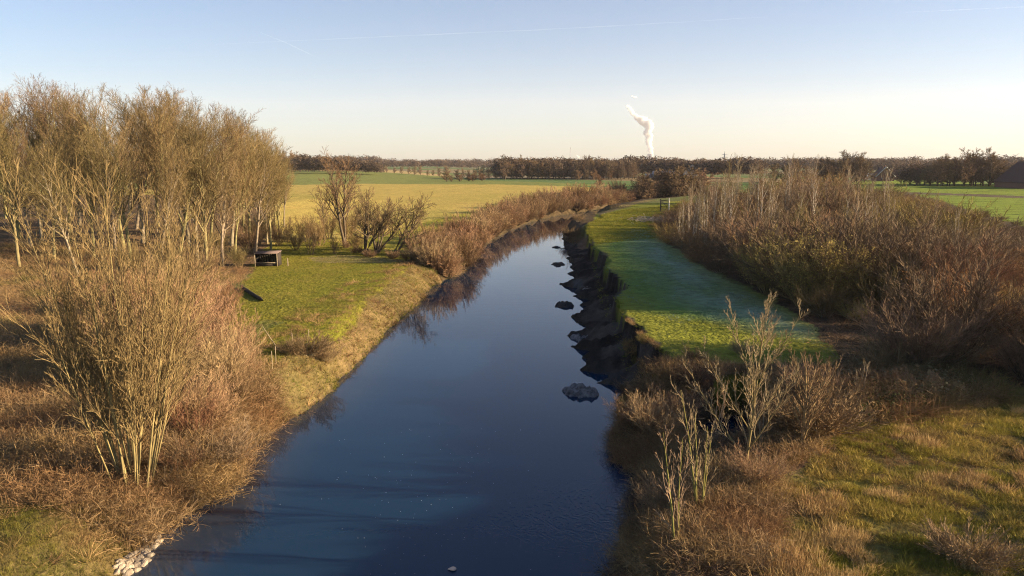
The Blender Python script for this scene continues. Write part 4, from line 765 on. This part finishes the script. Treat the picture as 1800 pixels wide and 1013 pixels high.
wood_mass('skyline_woods', [(-900, 1500, -250, 1400, 500, 90, 19), (-330, 1250, 0, 1500, 220, 60, 15), (-100, 1700, 500, 1500, 300, 80, 19), (250, 1100, 760, 950, 360, 70, 17), (400, 900, 900, 760, 300, 60, 15), (-2400, 2600, 2600, 2600, 1100, 200, 24), (-560, 840, -200, 900, 260, 60, 16), (-12, 580, 92, 580, 230, 30, 13), (-14, 566, 92, 566, 120, 10, 6), (212, 396, 300, 396, 100, 18, 10.5), (-190, 645, -115, 645, 110, 20, 12), (100, 640, 190, 560, 150, 40, 14)], 300)
# farm buildings
M_brick = mat('red_brick', (.17, .09, .065), nscale=3, namt=.2); M_tile = mat('dark_red_tiles', (.085, .048, .04), nscale=3, namt=.25); M_white = mat('white_render', (.48, .46, .43), nscale=1, namt=.1); M_grey = mat('fibre_cement', (.26, .26, .27), nscale=1, namt=.15); M_black = mat('tarred_boards', (.04, .035, .035), nscale=1); M_glass = mat('window_glass', (.05, .06, .08), rough=.1, spec=.5)
def house(name, px, by, w_, d_, hw_, hr, rz, wm, rm, lab, cat, verge=None, win=(), gable=True, zz=3):
    x, y = W(px, by, zz); z = hz(x, y); e = obj(name, None, loc=(x, y, z), rz=rz); tag(e, lab, cat)
    V = [(-w_/2, -d_/2, 0), (w_/2, -d_/2, 0), (w_/2, d_/2, 0), (-w_/2, d_/2, 0), (-w_/2, -d_/2, hw_), (w_/2, -d_/2, hw_), (w_/2, d_/2, hw_), (-w_/2, d_/2, hw_), (0, -d_/2, hr-.15), (0, d_/2, hr-.15)]
    S = Soup().add(V, [[0, 1, 5, 4], [1, 2, 6, 5], [2, 3, 7, 6], [3, 0, 4, 7], [4, 5, 8, 8], [6, 7, 9, 9]]); me = bpy.data.meshes.new('wall'); me.from_pydata(V, [], [(0, 1, 5, 4), (1, 2, 6, 5), (2, 3, 7, 6), (3, 0, 4, 7), (4, 5, 8), (6, 7, 9)]); obj('wall', me, wm, e)
    o_ = .5; k = (hr-hw_)/(w_/2); a = w_/2+o_; ze = hr-k*a; th = .25
    V = []; 
    for yy_ in (-d_/2-o_, d_/2+o_): V += [(-a, yy_, ze), (0, yy_, hr), (a, yy_, ze), (a, yy_, ze+th), (0, yy_, hr+th), (-a, yy_, ze+th)]
    Fc = [(0, 1, 7, 6), (1, 2, 8, 7), (2, 3, 9, 8), (3, 4, 10, 9), (4, 5, 11, 10), (5, 0, 6, 11), (0, 5, 4, 1), (1, 4, 3, 2), (6, 7, 10, 11), (7, 8, 9, 10)]
    me = bpy.data.meshes.new('roof'); me.from_pydata(V, [], Fc); rf = obj('roof', me, rm, e)
    if verge:
        for s_ in (-1, 1): S = Soup(); S.tube([(s_*a, -d_/2-o_-.08, ze+.1), (0, -d_/2-o_-.08, hr+.1)], [.28, .28], 4); obj('verge_board', S.mesh('verge_board'), verge, e)
    for wx_, wz_, ww, wh in win: obj('window', Soup().box(wx_, -d_/2-.03, wz_, ww, .1, wh).mesh('window'), M_glass, e)
    return e, rf
e, rf = house('brick_farmhouse', 1551, 318, 11, 16, 3.2, 9.2, -.25, M_brick, M_tile, 'red brick farmhouse with steep dark red roof and white gable verges beyond the thicket', 'house', M_white, [(-2, 1, 1.2, 1.3), (2, 1, 1.2, 1.3), (0, 4.6, 1.2, 1.3)])
obj('chimney', Soup().box(1.2, 2, 7.6, .9, .9, 2.6).mesh('chimney'), M_brick, rf)
house('farm_annex', 1574, 316, 10, 12, 3, 7.2, 1.3, M_brick, M_tile, 'lower brick annex with a long dark red roof joined beside the farmhouse', 'outbuilding', None, [(-2, 1, 1, 1.2)])
house('farm_cottage', 1528, 316, 7, 6, 2.6, 4.4, 1.5, M_white, M_grey, 'low white outbuilding left of the brick farmhouse', 'outbuilding')
house('big_barn', 1818, 331, 20, 30, 3, 12.2, -.1, M_brick, M_tile, 'huge brown-roofed barn at the far end of the green field', 'barn')
house('timber_barn', 1213, 313, 17, 22, 3.6, 11.2, -.1, M_white, M_black, 'barn with dark pointed roof and pale front next to the long sheds', 'barn')
house('cattle_shed', 1172, 313, 13, 22, 3.2, 5.4, 1.35, M_white, M_grey, 'long low grey-roofed shed touching the dark pointed barn', 'shed')
house('low_shed', 1150, 313, 8, 14, 2.0, 3.2, 1.4, M_grey, M_grey, 'lowest shed of the farm, outermost on the river side', 'shed')
house('gabled_house', 1230, 312, 9, 10, 4.6, 9.4, -.1, M_brick, M_tile, 'small house with bright white-edged gable behind the pale saplings', 'house', M_white)
# cooling towers, chimney, steam
M_conc = mat('tower_concrete', (.36, .37, .40), nscale=.02, namt=.08)
def lathe(prof, n=40):
    V = []; Q_ = []
    for r_, z_ in prof: V += [(r_*math.cos(2*math.pi*i/n), r_*math.sin(2*math.pi*i/n), z_) for i in range(n)]
    for k in range(len(prof)-1): Q_ += [[k*n+i, k*n+(i+1) % n, (k+1)*n+(i+1) % n, (k+1)*n+i] for i in range(n)]
    return np.array(V), np.array(Q_)
def tower(px, top, rt, D, lab, wd=1):
    x = (px-900)/F*D; H = top_z(top, x, D); rb = rt*1.5
    pr = [(rb+(rt*.95-rb)*math.sin(min(1, t_*1.25)*math.pi/2)+max(0, t_-.8)*rt*.25, H*t_) for t_ in np.linspace(0, 1, 12)]; pr += [(pr[-1][0]-2, H), (pr[-1][0]-3, H*.8)]
    V, Q_ = lathe(pr); e = obj('cooling_tower', None, loc=(x, D, 3)); tag(e, lab, 'cooling tower'); obj('shell', mesh('shell', V, Q_, None, True), M_conc, e)
    V, Q_ = lathe([(pr[11][0]+2, H-3), (pr[11][0]+2, H+1), (pr[11][0]-1, H+1)]); obj('rim', mesh('rim', V, Q_), M_conc, e); return x, H
TX, THt = tower(1139.5, 271.5, 37, 9000, 'tall concrete cooling tower giving off the big steam plume on the horizon')
xx = (1168.5-900)/F*9200; e = obj('power_station', None, loc=(xx, 9200, 3)); tag(e, 'low pale boiler house of the power station right of the cooling tower', 'industrial building')
obj('hall', Soup().box(0, 0, 0, 80, 60, top_z(283, 0, 9200)).mesh('hall'), M_conc, e); obj('parapet', Soup().box(0, 0, top_z(283, 0, 9200)+.5, 92, 70, 9).mesh('parapet'), M_conc, e)
def mast(name, px, top, D, r_, lab, cat, grp=None):
    x = (px-900)/F*D; H = top_z(top, x, D); e = obj(name, None, loc=(x, D, 2)); tag(e, lab, cat, grp)
    obj('shaft', Soup().tube([(0, 0, 0), (0, 0, H*.5), (0, 0, H)], [r_, r_*.8, r_*.55], 10).mesh('shaft'), M_conc, e); obj('tip', Soup().tube([(0, 0, H), (0, 0, H+r_*4)], [r_*.3, r_*.1], 6).mesh('tip'), M_black, e)
mast('tall_chimney', 1001, 263, 6000, 5, 'slim tall chimney rising alone above the central wood', 'chimney')
mast('thin_chimney', 1130, 279, 9100, 3.5, 'tiny thin stack just left of the cooling tower', 'chimney')
M_steel = mat('galvanised_steel', (.32, .33, .34))
def pylon(px, top, D, lab):
    x = (px-900)/F*D; H = top_z(top, x, D); e = obj('power_pylon', None, loc=(x, D, 2)); tag(e, lab, 'pylon', 'power pylons on the skyline'); S = Soup(); w_ = H*.09; k = H*.006+.35
    for a_ in (-1, 1):
        for b_ in (-1, 1): S.tube([(a_*w_, b_*w_, 0), (a_*w_*.25, b_*w_*.25, H*.7), (0, 0, H)], [k, k, k*.6], 4)
    zs = [0, .2, .38, .53, .66, .76]
    for z0, z1 in zip(zs, zs[1:]):
        wa, wb = w_*(1-z0*1.07), w_*(1-z1*1.07); S.tube([(-wa, -wa, H*z0), (wb, -wb, H*z1)], [k*.6]*2, 4); S.tube([(wa, -wa, H*z0), (-wb, -wb, H*z1)], [k*.6]*2, 4)
    obj('lattice', S.mesh('lattice'), M_steel, e)
    for zf, wf in ((.68, .2), (.82, .15)): obj('cross_arm', Soup().tube([(-H*wf, 0, H*zf), (0, 0, H*(zf+.02)), (H*wf, 0, H*zf)], [k*.5, k, k*.5], 4).mesh('cross_arm'), M_steel, e)
for px, top, D, lab in ((692, 277, 2600, 'thin pylon above the pale trees left of the spruces'), (811, 280, 3200, 'pylon just left of the spruce block'), (834, 279.5, 3200, 'pylon rising over the spruce block'), (1492, 274, 1900, 'left one of two pylons over the thicket trees'), (1499, 275, 2100, 'right one of two pylons over the thicket trees'), (1598, 273, 2000, 'clear pylon right of the brick farmhouse'), (1603, 277, 2600, 'smaller pylon touching the clear one'), (540, 271, 2400, 'faint pylon beyond the far left wood'), (1268, 268, 1500, 'thin pylon behind the young birches')): pylon(px, top, D, lab)
x = (1771-900)/F*3000; H = top_z(275, x, 3000); e = obj('wind_turbine', None, loc=(x, 3000, 2)); tag(e, 'distant wind turbine on the skyline above the big barn', 'wind turbine'); obj('tower', Soup().tube([(0, 0, 0), (0, 0, H)], [2.2, 1.3], 12).mesh('tower'), M_conc, e); obj('nacelle', Soup().box(0, 0, H-1, 3, 6, 3.4).mesh('nacelle'), M_conc, e)
for a_ in (.9, 3.0, 5.1): obj('blade', Soup().tube([(0, -4, H+.5), (math.sin(a_)*8, -4, H+.5+math.cos(a_)*8), (math.sin(a_)*17, -4, H+.5+math.cos(a_)*17)], [.9, 1.2, .2], 5).mesh('blade'), M_conc, e)
M_steam = bpy.data.materials.new('steam'); M_steam.use_nodes = True; t = M_steam.node_tree; t.nodes.remove(t.nodes['Principled BSDF']); pv = t.nodes.new('ShaderNodeVolumePrincipled'); pv.inputs['Color'].default_value = (1, 1, 1, 1); pv.inputs['Density'].default_value = .06; t.links.new(pv.outputs[0], t.nodes['Material Output'].inputs['Volume'])
import bmesh
def steam(name, path, D, lab, seed, per=5):
    """lumpy billows along the plume path (photo x, y, radius in photo px) at distance D"""
    r = random.Random(seed); bm = bmesh.new(); p0 = path; k = D/F
    for i in range(len(p0)-1):
        for j in range(per):
            f = (j+r.random())/per; px = p0[i][0]*(1-f)+p0[i+1][0]*f; py = p0[i][1]*(1-f)+p0[i+1][1]*f; rad = p0[i][2]*(1-f)+p0[i+1][2]*f
            R_ = rad*k*r.uniform(.3, .62); ox = r.uniform(-1, 1)*(rad*k-R_); oy = r.uniform(-1, 1)*(rad*k-R_)
            x = (px-900)*k+ox; z = top_z(py, 0, D)+r.uniform(-.5, .5)*R_
            res = bmesh.ops.create_icosphere(bm, subdivisions=3, radius=1)
            sd_ = r.random()*50
            for v in res['verts']:
                c = v.co; q = 1+.28*(math.sin(c.x*5+sd_)*math.sin(c.y*6+sd_*2)*math.sin(c.z*5+sd_*3))+.14*math.sin(c.x*13+sd_)*math.sin(c.z*12+sd_)
                v.co = Vector((x, D+oy, z))+c*q*R_
    me = bpy.data.meshes.new(name); bm.to_mesh(me); bm.free(); me.polygons.foreach_set('use_smooth', [True]*len(me.polygons)); o = obj(name, me, M_steam); md = o.modifiers.new('merge', 'REMESH'); md.mode = 'VOXEL'; md.voxel_size = 7; tag(o, lab, 'steam')
steam('steam_plume', [(1140, 271, 5), (1140, 262, 6), (1137, 252, 7.5), (1135, 240, 9), (1136, 228, 10.5), (1131, 216, 11.5), (1122, 210, 9.5), (1112, 206, 6.5), (1106, 198, 5), (1101, 190, 5), (1097, 186, 3.5)], 9000, 'big white steam plume drifting up and left from the cooling tower', 5, 10)
steam('steam_wisp', [(1104, 168, 2.5), (1109, 171, 3.5), (1114, 172, 2)], 9000, 'small detached wisp of steam above the big plume', 6, 5)
steam('steam_puff', [(1018, 279, 2.6), (1014, 274, 3), (1011, 272, 1.8)], 6500, 'small steam puff right of the slim tall chimney', 7, 5)
# contrails, far above the haze
M_con = bpy.data.materials.new('contrail'); M_con.use_nodes = True; t = M_con.node_tree; t.nodes.remove(t.nodes['Principled BSDF']); pv = t.nodes.new('ShaderNodeVolumePrincipled'); pv.inputs['Color'].default_value = (1, 1, 1, 1); pv.inputs['Density'].default_value = .0010; t.links.new(pv.outputs[0], t.nodes['Material Output'].inputs['Volume'])
def contrail(pts_, wpx, D, lab, seed):
    r = np.random.default_rng(seed); n = 40; xs = np.linspace(pts_[0][0], pts_[-1][0], n); ys = np.interp(xs, [p[0] for p in pts_], [p[1] for p in pts_])+r.normal(0, .25, n)
    P = np.array([((a_-900)/F*D, D, top_z(b_, 0, D)) for a_, b_ in zip(xs, ys)]); R = np.abs(wpx*D/F*(.6+.8*r.random(n)))*np.sin(np.linspace(.15, math.pi-.15, n))**.5
    tag(obj('contrail', Soup().tube(P, R, 8).mesh('contrail', True), M_con), lab, 'contrail')
contrail([(400, 78), (1000, 50), (1330, 30)], .8, 50000, 'long faint contrail crossing the sky high above the steam plume', 1)
contrail([(1560, 22), (1800, 10)], .8, 50000, 'short bright contrail high above the green field', 2)
contrail([(475, 57), (520, 76), (575, 104)], .9, 50000, 'faint slanting contrail above the end of the wood', 3)
# ------------------------------------------------------------------ haze
HZD = 4.5e-5
mh = bpy.data.materials.new('haze'); mh.use_nodes = True; t = mh.node_tree; t.nodes.remove(t.nodes['Principled BSDF']); pv = t.nodes.new('ShaderNodeVolumePrincipled'); pv.inputs['Color'].default_value = (.93, .88, .96, 1); pv.inputs['Density'].default_value = HZD; pv.inputs['Anisotropy'].default_value = .1
t.links.new(pv.outputs[0], t.nodes['Material Output'].inputs['Volume'])
tag(obj('haze', Soup().box(0, 5500, -4, 23500, 12500, 960).mesh('haze'), mh), kind='stuff')
print('far trees', nfar, 'thicket', len(pts), 'tris', sum(len(m.polygons) for m in bpy.data.meshes))
